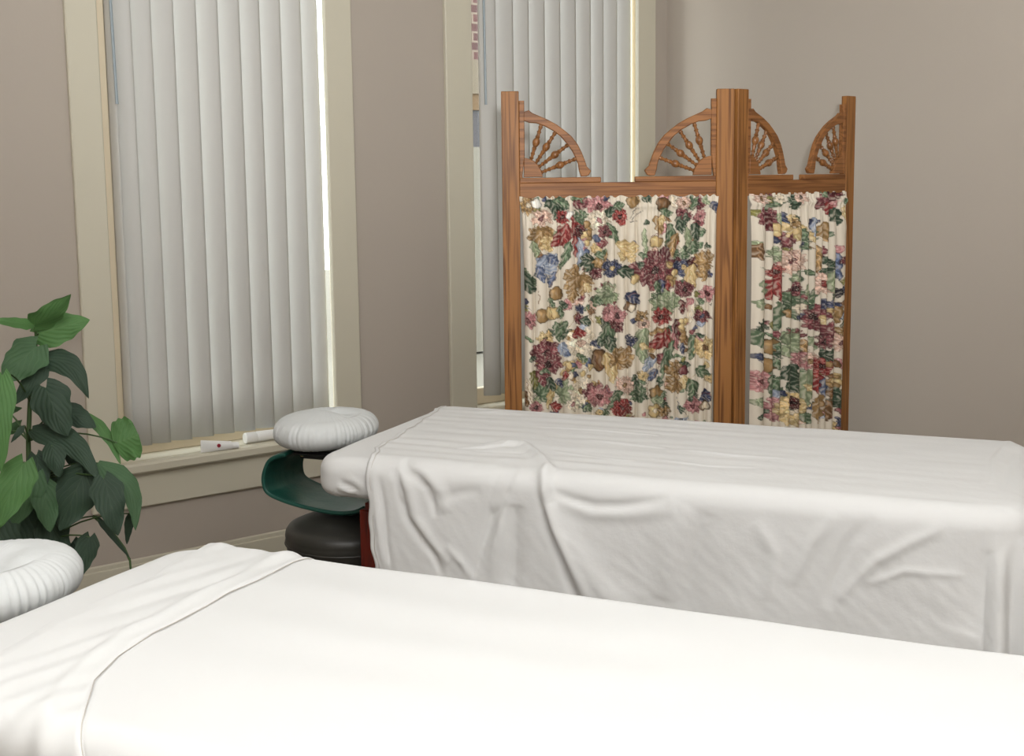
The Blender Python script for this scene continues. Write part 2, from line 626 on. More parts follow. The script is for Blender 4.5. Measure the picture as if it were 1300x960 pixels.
# ------------------------------------------------------------------ vertical blinds
YB = .048
SEAMS = [[130, 142, 165, 191, 219.5, 248, 275.5, 303, 329, 355, 381, 401.7],
         [606, 629, 651, 671, 691.6, 711, 731, 750, 766, 783.6, 800.5]]
BL = ['white vertical blind nearer the plant, over the window with tubes on its sill',
      'white vertical blind over the far window, behind the folding screen']
for k in (0, 1):
    xs = [on_plane(px, 0, (0, YB - .017, 0), Vector((0, 1, 0))).x for px in SEAMS[k]]
    xs[0] = on_plane(SEAMS[k][0], 0, (0, YB + .017, 0), Vector((0, 1, 0))).x
    a, b_ = WIN[k]
    t = thing('vertical_blind', BL[k], 'window blind', ((a + b_) / 2, YB, ZS), 0)
    part('head_rail', MB().box(a + .008, b_ - .008, YB - .022, YB + .022, ZT - .05, ZT - .008, .004), M['white_pl'], t, 30, True)
    for i in range(len(xs) - 1):
        x0, x1 = xs[i], xs[i + 1]
        ov = -.004
        first = i == 0
        xa, xb = (x0 if first else x0 - ov), x1
        tilt = .016 + .002 * rng.random()       # left edge towards the glass, right edge towards the room
        nu, nv = 9, 14
        vs = []
        ph = rng.random() * 6
        zb = .529 + .002 * rng.random()
        sway = (rng.random() - .5) * .004
        for u in range(nu):
            f = u / (nu - 1)
            for v in range(nv):
                g = v / (nv - 1)
                z = zb + (ZT - .05 - zb) * g
                x = xa + (xb - xa) * f + sway * (1 - g)
                y = YB + tilt * (1 - 2 * f) - .009 * (1 - (2 * f - 1) ** 2) + .0012 * math.sin(2.2 * z + ph)
                vs.append((x, y, z))
        F = grid_faces(nu, nv)
        o = link_mesh('slat', vs, F, M['slat'], t, True, 180)
        sd = o.modifiers.new('thickness', 'SOLIDIFY')
        sd.thickness = .0009
    # tilt wand
    pxa, pya, pxb, pyb = ((140, 0, 148.5, 132), (614, 0, 616.8, 133))[k]
    pa = on_plane(pxa, pya, (0, YB - .03, 0), Vector((0, 1, 0)))
    pb = on_plane(pxb, pyb, (0, YB - .03, 0), Vector((0, 1, 0)))
    d = (pa - pb) / max(pa.z - pb.z, .01)
    pt = pb + d * (ZT - .05 - pb.z)
    mb = MB().tube([pt, pa, pb + d * .01, pb], [.0052, .0052, .0052, .0062], 6)
    part('tilt_wand', mb, M['wand'], t, 40, True)

# ------------------------------------------------------------------ things on the sill


def along(p0, p1, roll=0):
    d = (Vector(p1) - Vector(p0))
    q = d.to_track_quat('Z', 'Y').to_matrix().to_4x4()
    mt_ = Matrix.Translation(Vector(p0)) @ q
    return mt_, d.length


NY = Vector((0, 1, 0))
pa = on_z(249, 573, ZS); pb = on_z(303, 572, ZS)
# squeezed lotion tube, crimped at its left end
a_ = Vector((pa.x, -.030, ZS + .0)); b2 = Vector((pa.x + .125, -.040, ZS))
t = thing('lotion_tube', 'white squeeze tube with a small red mark lying on the window sill', 'tube', ((a_.x + b2.x) / 2, -.03, ZS))
L = .112
dirv = (b2 - a_).normalized()
sidev = Vector((-dirv.y, dirv.x, 0))
vs, fs = [], []
NS, NR = 14, 20
for i in range(NS):
    f = i / (NS - 1)
    hw = .0125 + .0 * f
    hw = .0235 * (1 - f) + .0150 * f           # half width: crimp to shoulder
    hh = .0022 * (1 - f) + .0125 * f if f > 0 else .001
    hh = .0018 + (.0150 - .0018) * min(1, (f * 1.25)) ** .7
    for k in range(NR):
        th = 2 * PI * k / NR
        # crimp stands upright at the left end: swap axes there
        wu, wz = math.cos(th), math.sin(th)
        p = a_ + dirv * (L * f) + sidev * (wu * hh) + Vector((0, 0, 1)) * hw * (1 + wz)
        vs.append(p)
for i in range(NS - 1):
    for k in range(NR):
        k2 = (k + 1) % NR
        fs.append((i * NR + k, i * NR + k2, (i + 1) * NR + k2, (i + 1) * NR + k))
fs.append(tuple(range(NR))); fs.append(tuple((NS - 1) * NR + k for k in range(NR)))
link_mesh('tube_body', vs, fs, M['white_pl'], t, True, 40)
mt_, _ = along(a_ + dirv * L + Vector((0, 0, .0135)), a_ + dirv * (L + 1) + sidev * -.25 + Vector((0, 0, .0135)))
part('cap', MB().lathe([(.010, -.004), (.0120, .002), (.0120, .026), (.010, .028)], 20, mt_), M['white_pl'], t, 40, True)
cpos = a_ + dirv * .062 + Vector((0, 0, .022)) - sidev * .0135
mt_, _ = along(cpos, cpos - sidev)
part('printed_mark', MB().lathe([(.0065, -.008), (.0065, .0012)], 16, mt_), M['red_pl'], t, 40, True, label='small red round mark')

pc = on_z(309, 563, ZS)
t = thing('lotion_bottle', 'white round bottle lying on the sill between tube and face cradle', 'bottle', (pc.x + .07, .02, ZS))
c0 = Vector((pc.x, .014, ZS + .0205)); 
mt_, _ = along(c0, c0 + Vector((1, -.02, 0)))
part('cap', MB().lathe([(.0185, 0), (.0203, .002), (.0203, .042), (.0190, .044)], 24, mt_), M['white_pl'], t, 40, True)
mt2 = mt_ @ Matrix.Translation((0, 0, .045))
part('bottle_body', MB().lathe([(.0190, 0), (.0203, .003), (.0203, .02), (.0185, .09), (.0165, .118), (.012, .122)], 24, mt2), M['white_pl'], t, 40, True)

# ------------------------------------------------------------------ outside
mbB = thing('exterior_building', 'red brick building with stone band glimpsed outside the far window', 'building', (6.5, 4.3, 0))
bx0, bx1, by = 4.15, 9.0, 4.3
part('brick_wall', MB().box(bx0, bx1, by, by + .3, 2.40, 7), M['brick'], mbB, None, True)
part('stone_band', MB().box(bx0, bx1, by - .03, by + .3, 2.13, 2.40), M['stone'], mbB, None, True)
part('sill_course', MB().box(bx0, bx1, by - .01, by + .3, 2.00, 2.13), M['stone2'], mbB, None, True)
part('window_strip', MB().box(bx0, bx1, by + .04, by + .3, 1.70, 2.00), M['shopwin'], mbB, None, True)
part('rendered_base', MB().box(bx0, bx1, by - .02, by + .3, 0, 1.70), M['street'], mbB, None, True)
o = struct('ground', MB().box(-8, 18, TH, 14, -.12, -.02), M['street'])
# ------------------------------------------------------------------ folding screen
SD = 3.95                                    # distance of the front panel
SA = W(-.0247 * SD / 3.95, SD, 0)
A_ = at_depth(640, 300, SD); B_ = at_depth(931.3, 300, SD)
mm_px = SD / FOC * 1.0
pA = W((640 - 650) / 1600 * SD, SD, 0); pB = W((931 - 650) / 1600 * SD, SD, 0)
pC = W((1079 - 650) / 1600 * 4.42, 4.42, 0)
ang1 = math.atan2(pB.y - pA.y, pB.x - pA.x)
ang2 = math.atan2(pC.y - pB.y, pC.x - pB.x)
LEN1, LEN2 = (pB - pA).length, (pC - pB).length
SH = 1.712
PXM = SD / FOC                                # metres per pixel on the front panel
scr = thing('folding_screen', 'oak folding screen with spindle fan corners and floral curtain panels', 'folding screen',
            ((pA.x + pC.x) / 2, (pA.y + pC.y) / 2, 0))
base_inv = MATW[scr.name].inverted()

ARC_O = [(138, 182), (190, 165), (230, 195), (300, 225), (380, 260), (470, 310), (550, 370), (620, 430), (680, 510), (720, 590), (750, 670), (770, 730), (812, 772), (790, 815), (765, 828)]
ARC_I = [(710, 828), (690, 770), (680, 700), (655, 640), (620, 570), (570, 500), (510, 430), (440, 375), (350, 325), (270, 295), (200, 290), (138, 268)]
HUB = [(136, 632), (200, 648), (240, 668), (280, 710), (310, 760), (326, 828), (136, 828)]
SPN = [((205, 670), (312, 318)), ((258, 690), (455, 388)), ((300, 718), (580, 512)), ((322, 778), (655, 652))]


def bl(X, Y):
    """zoomed drawing units -> metres from the inner top corner of post and rail"""
    return ((X / 8 + 650 - 661.6) * PXM, (231.0 - (Y / 8 + 120)) * PXM)


def spindle_prof(L):
    P = [(0, .62), (.03, .75), (.06, .45), (.10, .50), (.13, .80), (.16, .50), (.20, .55), (.24, .85), (.27, .52), (.33, .62),
         (.38, .80), (.41, .60), (.45, .95), (.50, 1.25), (.55, 1.30), (.60, 1.05), (.64, .62), (.67, .85), (.70, .60), (.76, .55), (.80, .85), (.83, .50),
         (.88, .52), (.92, .80), (.95, .60), (1.0, .72)]
    return [(r * .0092, z * L) for z, r in P]


def make_panel(origin, ang, LEN, mirror_last=False):
    loc = base_inv @ origin
    rot = (0, 0, ang)
    pw, th = .0545, .024
    for x0, x1 in ((0, pw), (LEN - pw, LEN)):
        part('post', MB().box(x0, x1, -th / 2, th / 2, .0, SH, .0018), M['oakv'], scr, 30, False, loc, rot)
    zr = SH - .281
    part('top_rail', MB().box(pw, LEN - pw, -th / 2 + .001, th / 2 - .001, zr - .048, zr, .0015), M['oakh'], scr, 30, False, loc, rot)
    part('bottom_rail', MB().box(pw, LEN - pw, -th / 2 + .001, th / 2 - .001, .07, .13, .0015), M['oakh'], scr, 30, False, loc, rot)
    for side in (0, 1):
        def X(x):
            return pw + x if side == 0 else LEN - pw - x
        def C(x, z):
            return (X(x), zr + z)
        # ledge strips: the vertical against the post, the horizontal on the rail
        mb = MB()
        xx = sorted((X(0), X(.0165)))
        mb.prism([C(.0, .0), C(.006, .0), C(.0165, .085), C(.0165, .252), C(0, .252)], -.010, .010, ch=.002)
        xx = sorted((X(0.0), X(.252)))
        mb.box(xx[0], xx[1], -.0115, .0115, zr, zr + .0165, .002)
        br = part('fan_bracket', mb, M['oakh'], scr, 30, False, loc, rot)
        arch = [C(*bl(*p)) for p in ARC_O + ARC_I]
        part_l = lambda nm, mbb, mt_: part(nm, mbb, mt_, br, 40)
        part_l('arch', MB().prism(arch, -.0095, .0095, ch=.0025), M['oakh'])
        part_l('hub', MB().prism([C(*bl(*p)) for p in HUB], -.009, .009, ch=.002), M['oakh'])
        for p, q in SPN:
            a, b3 = C(*bl(*p)), C(*bl(*q))
            a3, b33 = Vector((a[0], 0, a[1])), Vector((b3[0], 0, b3[1]))
            ex = (b33 - a3).normalized() * .005
            mt_, Ls = along(a3 - ex, b33 + ex)
            part_l('spindle', MB().lathe(spindle_prof(Ls), 14, mt_), M['oakt'])
    return loc, rot


loc1, rot1 = make_panel(pA, ang1, LEN1)
off = .004
pB2 = pB + Vector((math.cos(ang1), math.sin(ang1), 0)) * off
loc2, rot2 = make_panel(pB2, ang2, LEN2 - off)
for z in (.35, .95, 1.45):
    part('hinge', MB().box(-.012, .006, .0125, .0145, z, z + .06, .0005).lathe([(.003, 0), (.003, .06)], 10, Matrix.Translation((-.001, .0155, z))),
         M['brass'], scr, 30, False, loc2, rot1)

# ---- the printed fabric: motifs laid out in drawing units, one per 2.47 mm of cloth
S = 2


class Print:
    def __init__(self, x0, x1, y0, y1, seed):
        self.x0, self.y0 = x0, y0
        self.w, self.h = int((x1 - x0) * S), int((y1 - y0) * S)
        self.img = np.empty((self.h, self.w, 3))
        self.img[:] = s2l(CREAM)
        self.r = np.random.RandomState(seed)
        self.gain = 1.22
        self.Y, self.X = np.mgrid[0:self.h, 0:self.w]
        self.X = self.X / S + x0
        self.Y = self.Y / S + y0
        # the hand-printed wobble of every outline
        X, Y = self.X.copy(), self.Y.copy()
        self.X = X + .8 * np.sin(Y * .55 + 1.3 * np.sin(X * .21)) + .4 * np.sin(X * .9 + Y * .8) + .1 * np.sin(Y * 2.1 - X * 1.4)
        self.Y = Y + .8 * np.sin(X * .5 + 1.4 * np.sin(Y * .19)) + .4 * np.sin(Y * 1.0 - X * .7) + .1 * np.sin(X * 1.9 + Y * 1.6)

    def win(self, cx, cy, R):
        i0, i1 = max(0, int((cy - R - self.y0) * S)), min(self.h, int((cy + R - self.y0) * S) + 1)
        j0, j1 = max(0, int((cx - R - self.x0) * S)), min(self.w, int((cx + R - self.x0) * S) + 1)
        return slice(i0, i1), slice(j0, j1)

    def blend(self, sl, mask, col, tone=None):
        c = np.array(s2l(col))
        m = np.clip(mask, 0, 1)[..., None]
        if tone is None:
            v = c
        else:                                   # thin washes let the cream ground show through
            t = tone[..., None]
            cr = np.array(s2l(CREAM))
            hi = np.clip((t - 1) * 1.15, 0, .75)
            v = c * np.minimum(t, 1) * (1 - hi) + cr * hi
        self.img[sl] = self.img[sl] * (1 - m) + np.clip(v, 0, 1) * m

    def P0(self, cx, cy, R, col, n=None, cc=None):
        """open flower with n petals, streaks and a centre"""
        sl = self.win(cx, cy, R * 1.3)
        dx, dy = self.X[sl] - cx, self.Y[sl] - cy
        if dx.size == 0:
            return
        rr, th = np.hypot(dx, dy * (1 + .15 * self.r.randn() * .5)), np.arctan2(dy, dx)
        n = n or self.r.randint(7, 12)
        ph = self.r.rand() * 6
        edge = R * (.92 + .06 * np.cos(n * (th + ph)) + .07 * np.cos(3 * th + ph) + .06 * np.sin(2 * n * th + ph) + .07 * np.sin(2 * th + ph))
        mask = np.clip((edge - rr) * 1.6, 0, 1)
        tone = 1 + .42 * np.cos(n * (th + ph)) * np.clip(rr / R, 0, 1) + .16 * np.cos(n * 3 * th + 2 * ph + rr * .4)
        ring = np.cos(rr * 1.15 + 1.3 * np.cos(n * th * .5 + ph))
        tone = tone * (1 + .16 * ring)
        self.blend(sl, np.clip((edge + 1.0 - rr) * 1.6, 0, 1), [x * .62 for x in col])
        self.blend(sl, mask, col, np.clip(tone, .45, 1.9))
        cc = cc or [x * .45 for x in col]
        self.blend(sl, np.clip((R * .26 * (1 + .3 * np.cos(5 * th)) - rr) * 1.5, 0, 1), cc)

    def P(self, cx, cy, R, col, n=None, cc=None):
        """a many-petalled flower; small ones are painted in one go"""
        if R < 7.5:
            return self.P0(cx, cy, R, col, n, cc)
        cc = cc or [x * .5 for x in col]
        n = self.r.randint(9, 13)
        ph = self.r.rand() * 6
        sq = .78 + .3 * self.r.rand()
        for ring, rs in ((0, 1.12), (1, .78), (2, .46)):
            order = list(range(n - 2 * ring))
            self.r.shuffle(order)
            for k in order:
                a = ph + ring * .4 + k * 2 * PI / len(order) + self.r.randn() * .10
                rl = R * rs * (.86 + .24 * self.r.rand())
                g = .84 + .34 * self.r.rand() + .08 * ring
                c = [min(255, x * g) for x in col]
                self.L(cx + math.cos(a) * R * .06, cy + math.sin(a) * R * .06 * sq, cx + math.cos(a) * rl, cy + math.sin(a) * rl * sq,
                       R * rs * (.50 + .16 * self.r.rand()), c, .5)
        self.P0(cx, cy, R * .26, cc)

    def M(self, cx, cy, R, col, rim=None):
        """a lobed leaf: pointed lobes fanned round the stalk"""
        if R < 6:
            return self.M0(cx, cy, R, col, rim)
        n = 7
        d0 = self.r.rand() * 6.28
        bx, by = cx - math.cos(d0) * R * .35, cy - math.sin(d0) * R * .35
        for k in (0, 6, 1, 5, 2, 4, 3):
            a = d0 + (k - 3) * .52
            rl = R * (1.30 - .17 * abs(k - 3)) * (.92 + .16 * self.r.rand())
            g = .88 + .26 * self.r.rand()
            c = [min(255, x * g) for x in col]
            self.L(bx, by, bx + math.cos(a) * rl, by + math.sin(a) * rl, R * .62, c, .6)
            if rim:
                self.B(bx + math.cos(a) * rl * .93, by + math.sin(a) * rl * .93, R * .12, rim)
        self.St([(bx, by), (bx - math.cos(d0 + .3) * R * .5, by - math.sin(d0 + .3) * R * .5)], [x * .7 for x in col], .7)

    def L(self, x0, y0, x1, y1, w, col, vein=1.0):
        """leaf or petal from base to tip, light midrib, dark rim"""
        cx, cy = (x0 + x1) / 2, (y0 + y1) / 2
        Ln = math.hypot(x1 - x0, y1 - y0) + 1e-6
        sl = self.win(cx, cy, Ln / 2 + w)
        ux, uy = (x1 - x0) / Ln, (y1 - y0) / Ln
        dx, dy = self.X[sl] - x0, self.Y[sl] - y0
        if dx.size == 0:
            return
        a = (dx * ux + dy * uy) / Ln
        b = -dx * uy + dy * ux + w * .18 * np.sin(a * PI) * self.r.choice([-1, 1])
        hw = w / 2 * np.clip(np.sin(np.clip(a, 0, 1) ** .75 * PI), 0, 1) ** .6 * (1 + .12 * np.sin(a * 19 + self.r.rand() * 6))
        ok = (a > -.02) & (a < 1.02)
        self.blend(sl, np.clip((hw + .6 - abs(b)) * 1.5, 0, 1) * ok, [x * .68 for x in col])
        tone = 1 + .30 * np.sin(a * 17 - abs(b) * 1.2) + .22 * (b / (w / 2 + .1))
        self.blend(sl, np.clip((hw - abs(b)) * 1.5, 0, 1) * ok, col, np.clip(tone, .5, 1.7))
        self.blend(sl, np.clip((.45 - abs(b)) * 2, 0, .5) * ok * (hw > 1) * vein, [min(255, x * 1.5 + 20) for x in col])

    def M0(self, cx, cy, R, col, rim=None):
        """lobed leaf"""
        sl = self.win(cx, cy, R * 1.3)
        dx, dy = self.X[sl] - cx, self.Y[sl] - cy
        if dx.size == 0:
            return
        rr, th = np.hypot(dx, dy), np.arctan2(dy, dx)
        ph = self.r.rand() * 6
        n = self.r.choice([5, 6])
        edge = R * (.82 + .15 * np.cos(n * th + ph) + .07 * np.cos(3 * n * th + 2 * ph) + .07 * np.cos(th + ph))
        self.blend(sl, np.clip((edge + .8 - rr) * 1.5, 0, 1), rim or [x * .6 for x in col])
        if rim:
            edge = edge - 1.6
        tone = 1 + .28 * np.cos(n * th + ph) + .18 * np.cos(rr * .9 + 5 * th) + .1 * self.r.randn()
        self.blend(sl, np.clip((edge - rr) * 1.5, 0, 1), col, np.clip(tone, .55, 1.6))
        vein = np.clip(.12 - np.abs(np.sin((n * th + ph) / 2)) * 1, 0, .12) / .12
        self.blend(sl, vein * (rr < edge * .95) * .45, [min(255, x * 1.35 + 15) for x in col])

    def B(self, cx, cy, r, col, ry=None):
        ry = ry or r
        sl = self.win(cx, cy, max(r, ry) + 2)
        dx, dy = (self.X[sl] - cx) / r, (self.Y[sl] - cy) / ry
        if dx.size == 0:
            return
        d = np.hypot(dx, dy)
        self.blend(sl, np.clip((1.12 - d) * r * 1.3, 0, 1), [x * .55 for x in col])
        tone = 1.15 - .35 * d - .25 * dx + .12 * np.sin(dx * 7)
        self.blend(sl, np.clip((.98 - d) * r * 1.3, 0, 1), col, np.clip(tone, .5, 1.6))
        self.blend(sl, np.clip(.35 - np.hypot(dx + .35, dy + .35), 0, .35) * 1.6, [min(255, x * 1.25 + 40) for x in col])

    def St(self, pts, col, w=.6):
        for (x0, y0), (x1, y1) in zip(pts[:-1], pts[1:]):
            cx, cy = (x0 + x1) / 2, (y0 + y1) / 2
            Ln = math.hypot(x1 - x0, y1 - y0) + 1e-6
            sl = self.win(cx, cy, Ln / 2 + 2)
            dx, dy = self.X[sl] - x0, self.Y[sl] - y0
            if dx.size == 0:
                continue
            a = np.clip((dx * (x1 - x0) + dy * (y1 - y0)) / Ln ** 2, 0, 1)
            d = np.hypot(dx - a * (x1 - x0), dy - a * (y1 - y0))
            self.blend(sl, np.clip((w - d) * 2, 0, 1), col)

    def under(self, n, bands):
        """the smaller leaves, buds and sprays that fill the ground between the big flowers"""
        r = self.r
        W_, H_ = self.w / S, self.h / S
        names = ['gr', 'dg', 'pg', 'go', 'pl', 'cr', 'bu', 'pk', 'nv', 'pb', 'ol', 'br', 'pc', 'gr', 'dg', 'bu']
        for i in range(n):
            if r.rand() < .7:
                b = bands[r.randint(len(bands))]
                x = b + r.randn() * 8
            else:
                x = self.x0 + r.rand() * W_
            y = self.y0 + r.rand() * H_
            c = PAL[names[r.randint(len(names))]]
            k = r.rand()
            a = r.rand() * 6.28
            if k < .45:
                ln = 8 + r.rand() * 12
                self.L(x, y, x + math.cos(a) * ln, y + math.sin(a) * ln, 4 + r.rand() * 6, c)
            elif k < .65:
                self.P(x, y, 3 + r.rand() * 6, c)
            elif k < .8:
                self.M(x, y, 5 + r.rand() * 6, c)
            elif k < .9:
                self.B(x, y, 2 + r.rand() * 3, c)
            else:
                self.St([(x, y), (x + math.cos(a) * 7, y + math.sin(a) * 7), (x + math.cos(a + .7) * 14, y + math.sin(a + .7) * 14)], c, .55)

    def run(self, txt):
        for it in txt.split(';'):
            q = it.split()
            if not q:
                continue
            k, cols = q[0], [x for x in q[1:] if x[0].isalpha()]
            nums = [float(x) for x in q[1:] if not x[0].isalpha()]
            c = [[y * .90 for y in PAL[x]] if x not in ('cr', 'wh', 'pl') else PAL[x] for x in cols]
            g = self.gain
            if k in 'PM' or (k == 'B' and len(nums) == 3):
                nums[2] *= g
            elif k == 'L':
                nums[4] *= g * 1.08
            if k == 'P':
                self.P(*nums, c[0], None, c[1] if len(c) > 1 else None)
            elif k == 'L':
                self.L(*nums, c[0])
            elif k == 'M':
                self.M(*nums, c[0], c[1] if len(c) > 1 else None)
            elif k == 'B':
                self.B(nums[0], nums[1], nums[2], c[0], nums[3] if len(nums) > 3 else None)
            elif k == 'S':
                self.St(list(zip(nums[0::2], nums[1::2])), c[0])
            elif k == 'G':                       # cluster of balls: cx cy w h n
                cx, cy, w, h, n = nums
                for i in range(int(n)):
                    self.B(cx + (self.r.rand() - .5) * w, cy + (self.r.rand() - .5) * h, 3 + self.r.rand() * 1.6, c[self.r.randint(len(c))])


CREAM = (208, 198, 181)
PAL = dict(cr=(222, 208, 184), bu=(124, 68, 72), rd=(146, 58, 56), dr=(92, 40, 42), dg=(66, 84, 66), gr=(96, 116, 88), pg=(150, 162, 128), go=(168, 134, 88),
           pl=(202, 176, 126), br=(128, 94, 62), nv=(66, 72, 98), bl=(96, 108, 136), pb=(168, 178, 196), pk=(190, 130, 130), pc=(224, 188, 168), bk=(36, 34, 40),
           ol=(128, 124, 70), wh=(236, 232, 222))
FRONT = '''
L 741 252 756 262 6 bu;P 672 260 9 go cr;B 682 258 5 wh;L 692 258 722 266 10 dg;L 702 254 706 279 9 dg;L 706 252 722 262 8 gr;P 689 276 10 pc bu;M 688 298 17 go;M 697 308 10 pl;L 676 305 683 326 7 pg;
L 705 254 724 264 7 gr;L 722 284 701 311 15 rd;L 721 284 718 314 9 rd;P 715 275 7 rd;B 724 272 4 wh;L 727 274 741 300 9 rd;L 729 282 731 326 7 rd;P 738 293 7 dr;L 724 305 711 340 8 gr;
L 728 256 748 262 8 bu;P 761 262 13 pk dr;M 738 274 9 gr;P 761 279 11 cr pk;G 746 298 10 30 9 go pl;B 757 302 4 bl;B 744 320 4 bl;L 736 300 735 342 6 pb;
L 770 274 784 257 9 dg;L 771 283 785 312 7 gr;P 768 294 7 bu;M 787 276 9 rd;B 770 252 3 nv;
L 683 338 708 322 20 pb;L 684 336 693 356 9 bl;L 696 325 708 334 9 bl;S 683 330 690 322 700 321 708 328 nv;S 690 330 693 345 697 356 nv;L 706 344 697 364 6 bl;S 710 336 706 350 698 362 br;
M 749 333 13 dg;M 761 333 9 go;L 756 325 770 316 8 gr;P 777 340 10 nv pl;M 668 354 15 gr;L 664 345 680 370 13 dg;
M 733 356 19 go;L 731 366 726 382 11 go;L 742 358 752 368 8 pl;S 739 360 747 372 748 388 br;P 757 346 6 bu;L 733 335 728 350 8 go;
M 770 373 15 pg bu;S 760 363 765 360 773 361 779 365 bu;L 752 384 766 382 9 gr;B 706 371 7 go;L 712 381 721 389 7 dg;L 699 376 704 388 6 gr;B 668 381 3 nv;S 665 386 675 392 nv;S 684 367 686 378 684 384 br;
P 670 405 9 pk bu;B 689 399 8 go 9;B 702 396 9 pl 8;S 698 384 700 397 704 404 br;L 709 388 713 403 6 gr;L 705 407 709 432 8 gr;L 720 406 709 432 7 gr;L 726 417 712 430 6 dg;
P 737 391 5 nv bk;S 730 386 738 396 746 390 nv;S 733 400 742 403 747 398 bk;L 737 404 749 412 9 dg;L 741 388 748 393 6 gr;
L 727 417 724 443 8 go;P 738 434 16 cr pc;L 727 426 744 421 10 rd;S 722 415 730 402 733 394 go;S 744 388 749 400 753 410 go;
P 692 428 8 pl;P 694 448 17 bu;P 695 462 14 bu;L 712 434 722 452 10 pb;B 721 448 3 bl;L 749 434 762 440 6 nv;L 746 454 752 469 7 bl;
B 760 456 9 br 14;S 754 450 758 462 764 468 dr;L 765 401 768 421 8 dg;L 774 410 775 446 15 gr;L 772 425 778 446 9 dg;L 759 427 769 438 7 dg;P 776 397 10 pk;M 779 409 6 dr;
G 732 468 36 34 26 pl cr go pl;B 728 462 3 bl;B 730 475 3 nv;L 719 470 716 489 5 rd;L 732 450 745 459 7 gr;L 672 457 681 452 5 dg;
M 690 496 15 gr;M 717 497 15 pg;L 705 485 694 520 6 pl;L 697 478 704 495 9 dg;L 668 480 674 514 13 cr;S 668 484 672 500 674 510 br;L 675 470 678 494 8 ol;L 664 495 670 516 7 br;
L 682 472 690 490 9 bu;L 685 470 699 472 5 gr;L 706 480 712 492 6 nv;P 738 496 12 cr go;M 748 496 10 bu;P 761 503 13 pk dr;L 699 512 714 518 9 rd;P 727 513 8 cr pk;
P 680 517 7 pk;L 768 448 778 486 14 pl;S 770 491 772 498 782 496 783 488 nv;L 783 498 772 522 9 gr;M 788 455 14 go;P 787 522 8 rd;L 740 515 750 524 8 gr;
P 788 275 8 rd;S 799 277 806 268 812 264 bk;S 803 279 810 270 816 268 bk;S 800 281 808 281 bk;B 803 257 6 go;L 815 251 827 258 8 dg;L 780 262 792 258 8 gr;
B 841 260 7 br;L 838 267 853 272 8 gr;P 867 259 8 pc br;P 885 260 7 bu;L 877 268 886 252 6 gr;L 902 257 908 273 7 nv;P 888 275 6 pk;L 893 250 899 262 6 pg;
L 832 274 837 299 9 go;L 842 274 838 288 6 pl;B 833 307 8 pl 7;S 827 300 833 297 839 303 bu;L 817 290 822 329 5 pg;L 811 322 823 330 6 gr;L 851 284 845 314 8 gr;L 860 298 847 309 6 dg;B 821 283 3 dg;
L 862 274 864 297 7 dg;L 870 272 869 284 6 dg;L 880 284 881 309 10 dg;L 879 307 883 323 12 gr;L 859 297 851 327 9 go;S 860 305 857 318 rd;L 870 290 872 315 7 pg;L 893 290 889 302 6 gr;
P 833 342 24 bu;P 832 343 15 bu;M 798 322 12 pl;L 783 309 811 312 11 pl;L 784 342 807 353 11 dg;B 806 354 5 pl;L 811 340 818 332 6 dg;L 866 318 873 330 9 gr;
P 867 340 11 nv pl;G 853 347 8 26 8 pl go;P 880 334 6 dr;L 878 336 880 368 12 pl;M 893 331 13 go;M 892 348 9 go;
L 840 354 846 376 7 nv;L 848 356 848 374 4 rd;L 833 356 838 372 7 gr;M 837 379 11 gr;M 850 383 15 pg;P 869 368 10 bu;P 897 373 9 pk dr;S 896 385 902 388 903 380 bk;L 886 380 894 384 6 gr;
L 794 374 811 386 13 nv;S 795 376 803 372 810 373 bu;B 800 389 8 br 6;B 802 390 4 cr;B 804 407 3 nv;P 784 400 9 pk;P 785 415 5 bu;P 815 402 7 go;P 818 411 7 pc;L 817 416 818 462 15 pg;L 812 436 824 442 6 pl;
P 801 432 6 nv;L 799 437 801 446 3 br;M 789 453 15 go;M 842 386 15 pg;P 839 402 10 rd;L 849 419 824 441 15 rd;L 825 424 846 418 5 go;L 845 419 848 447 8 rd;L 857 408 859 446 7 pk;S 845 417 850 428 853 434 gr;
L 854 433 840 482 8 gr;L 832 454 817 473 9 pb;L 835 469 824 486 7 bl;S 834 452 837 464 829 480 822 490 822 505 br;S 825 452 820 465 gr;B 828 452 3 br;
L 861 404 862 432 7 dr;L 864 380 865 400 6 dr;L 877 378 877 400 8 pk;G 868 420 7 40 10 pl go;L 866 436 868 450 5 nv;L 879 424 876 458 9 gr;L 861 462 876 464 9 dg;P 891 402 8 bu nv;S 898 398 903 406 bk;L 884 425 896 427 4 dg;L 880 385 876 410 6 cr;
P 895 443 13 pl br;L 886 466 901 478 11 gr;P 901 482 5 pl;M 855 470 12 go;M 855 488 12 go;S 860 462 862 484 856 500 br;B 868 471 5 bu;L 866 478 870 495 9 pl;L 877 482 878 506 11 gr;P 880 517 9 pk bu;
L 889 506 904 508 12 nv;S 890 502 900 500 904 504 bu;B 895 517 7 br 6;B 896 517 4 cr;M 809 499 12 gr;L 804 476 809 490 7 dg;L 810 484 820 488 4 gr;B 833 500 8 go 9;L 827 509 842 513 9 pg;L 840 512 850 519 7 dg;L 843 498 840 508 6 gr;
B 832 523 7 pl;B 832 523 3 cr;P 793 489 9 pc go;L 788 496 781 516 8 gr;P 790 518 10 rd dr;B 800 512 2 nv;L 862 524 870 520 8 dg;S 860 505 862 525 nv;P 843 524 6 go'''
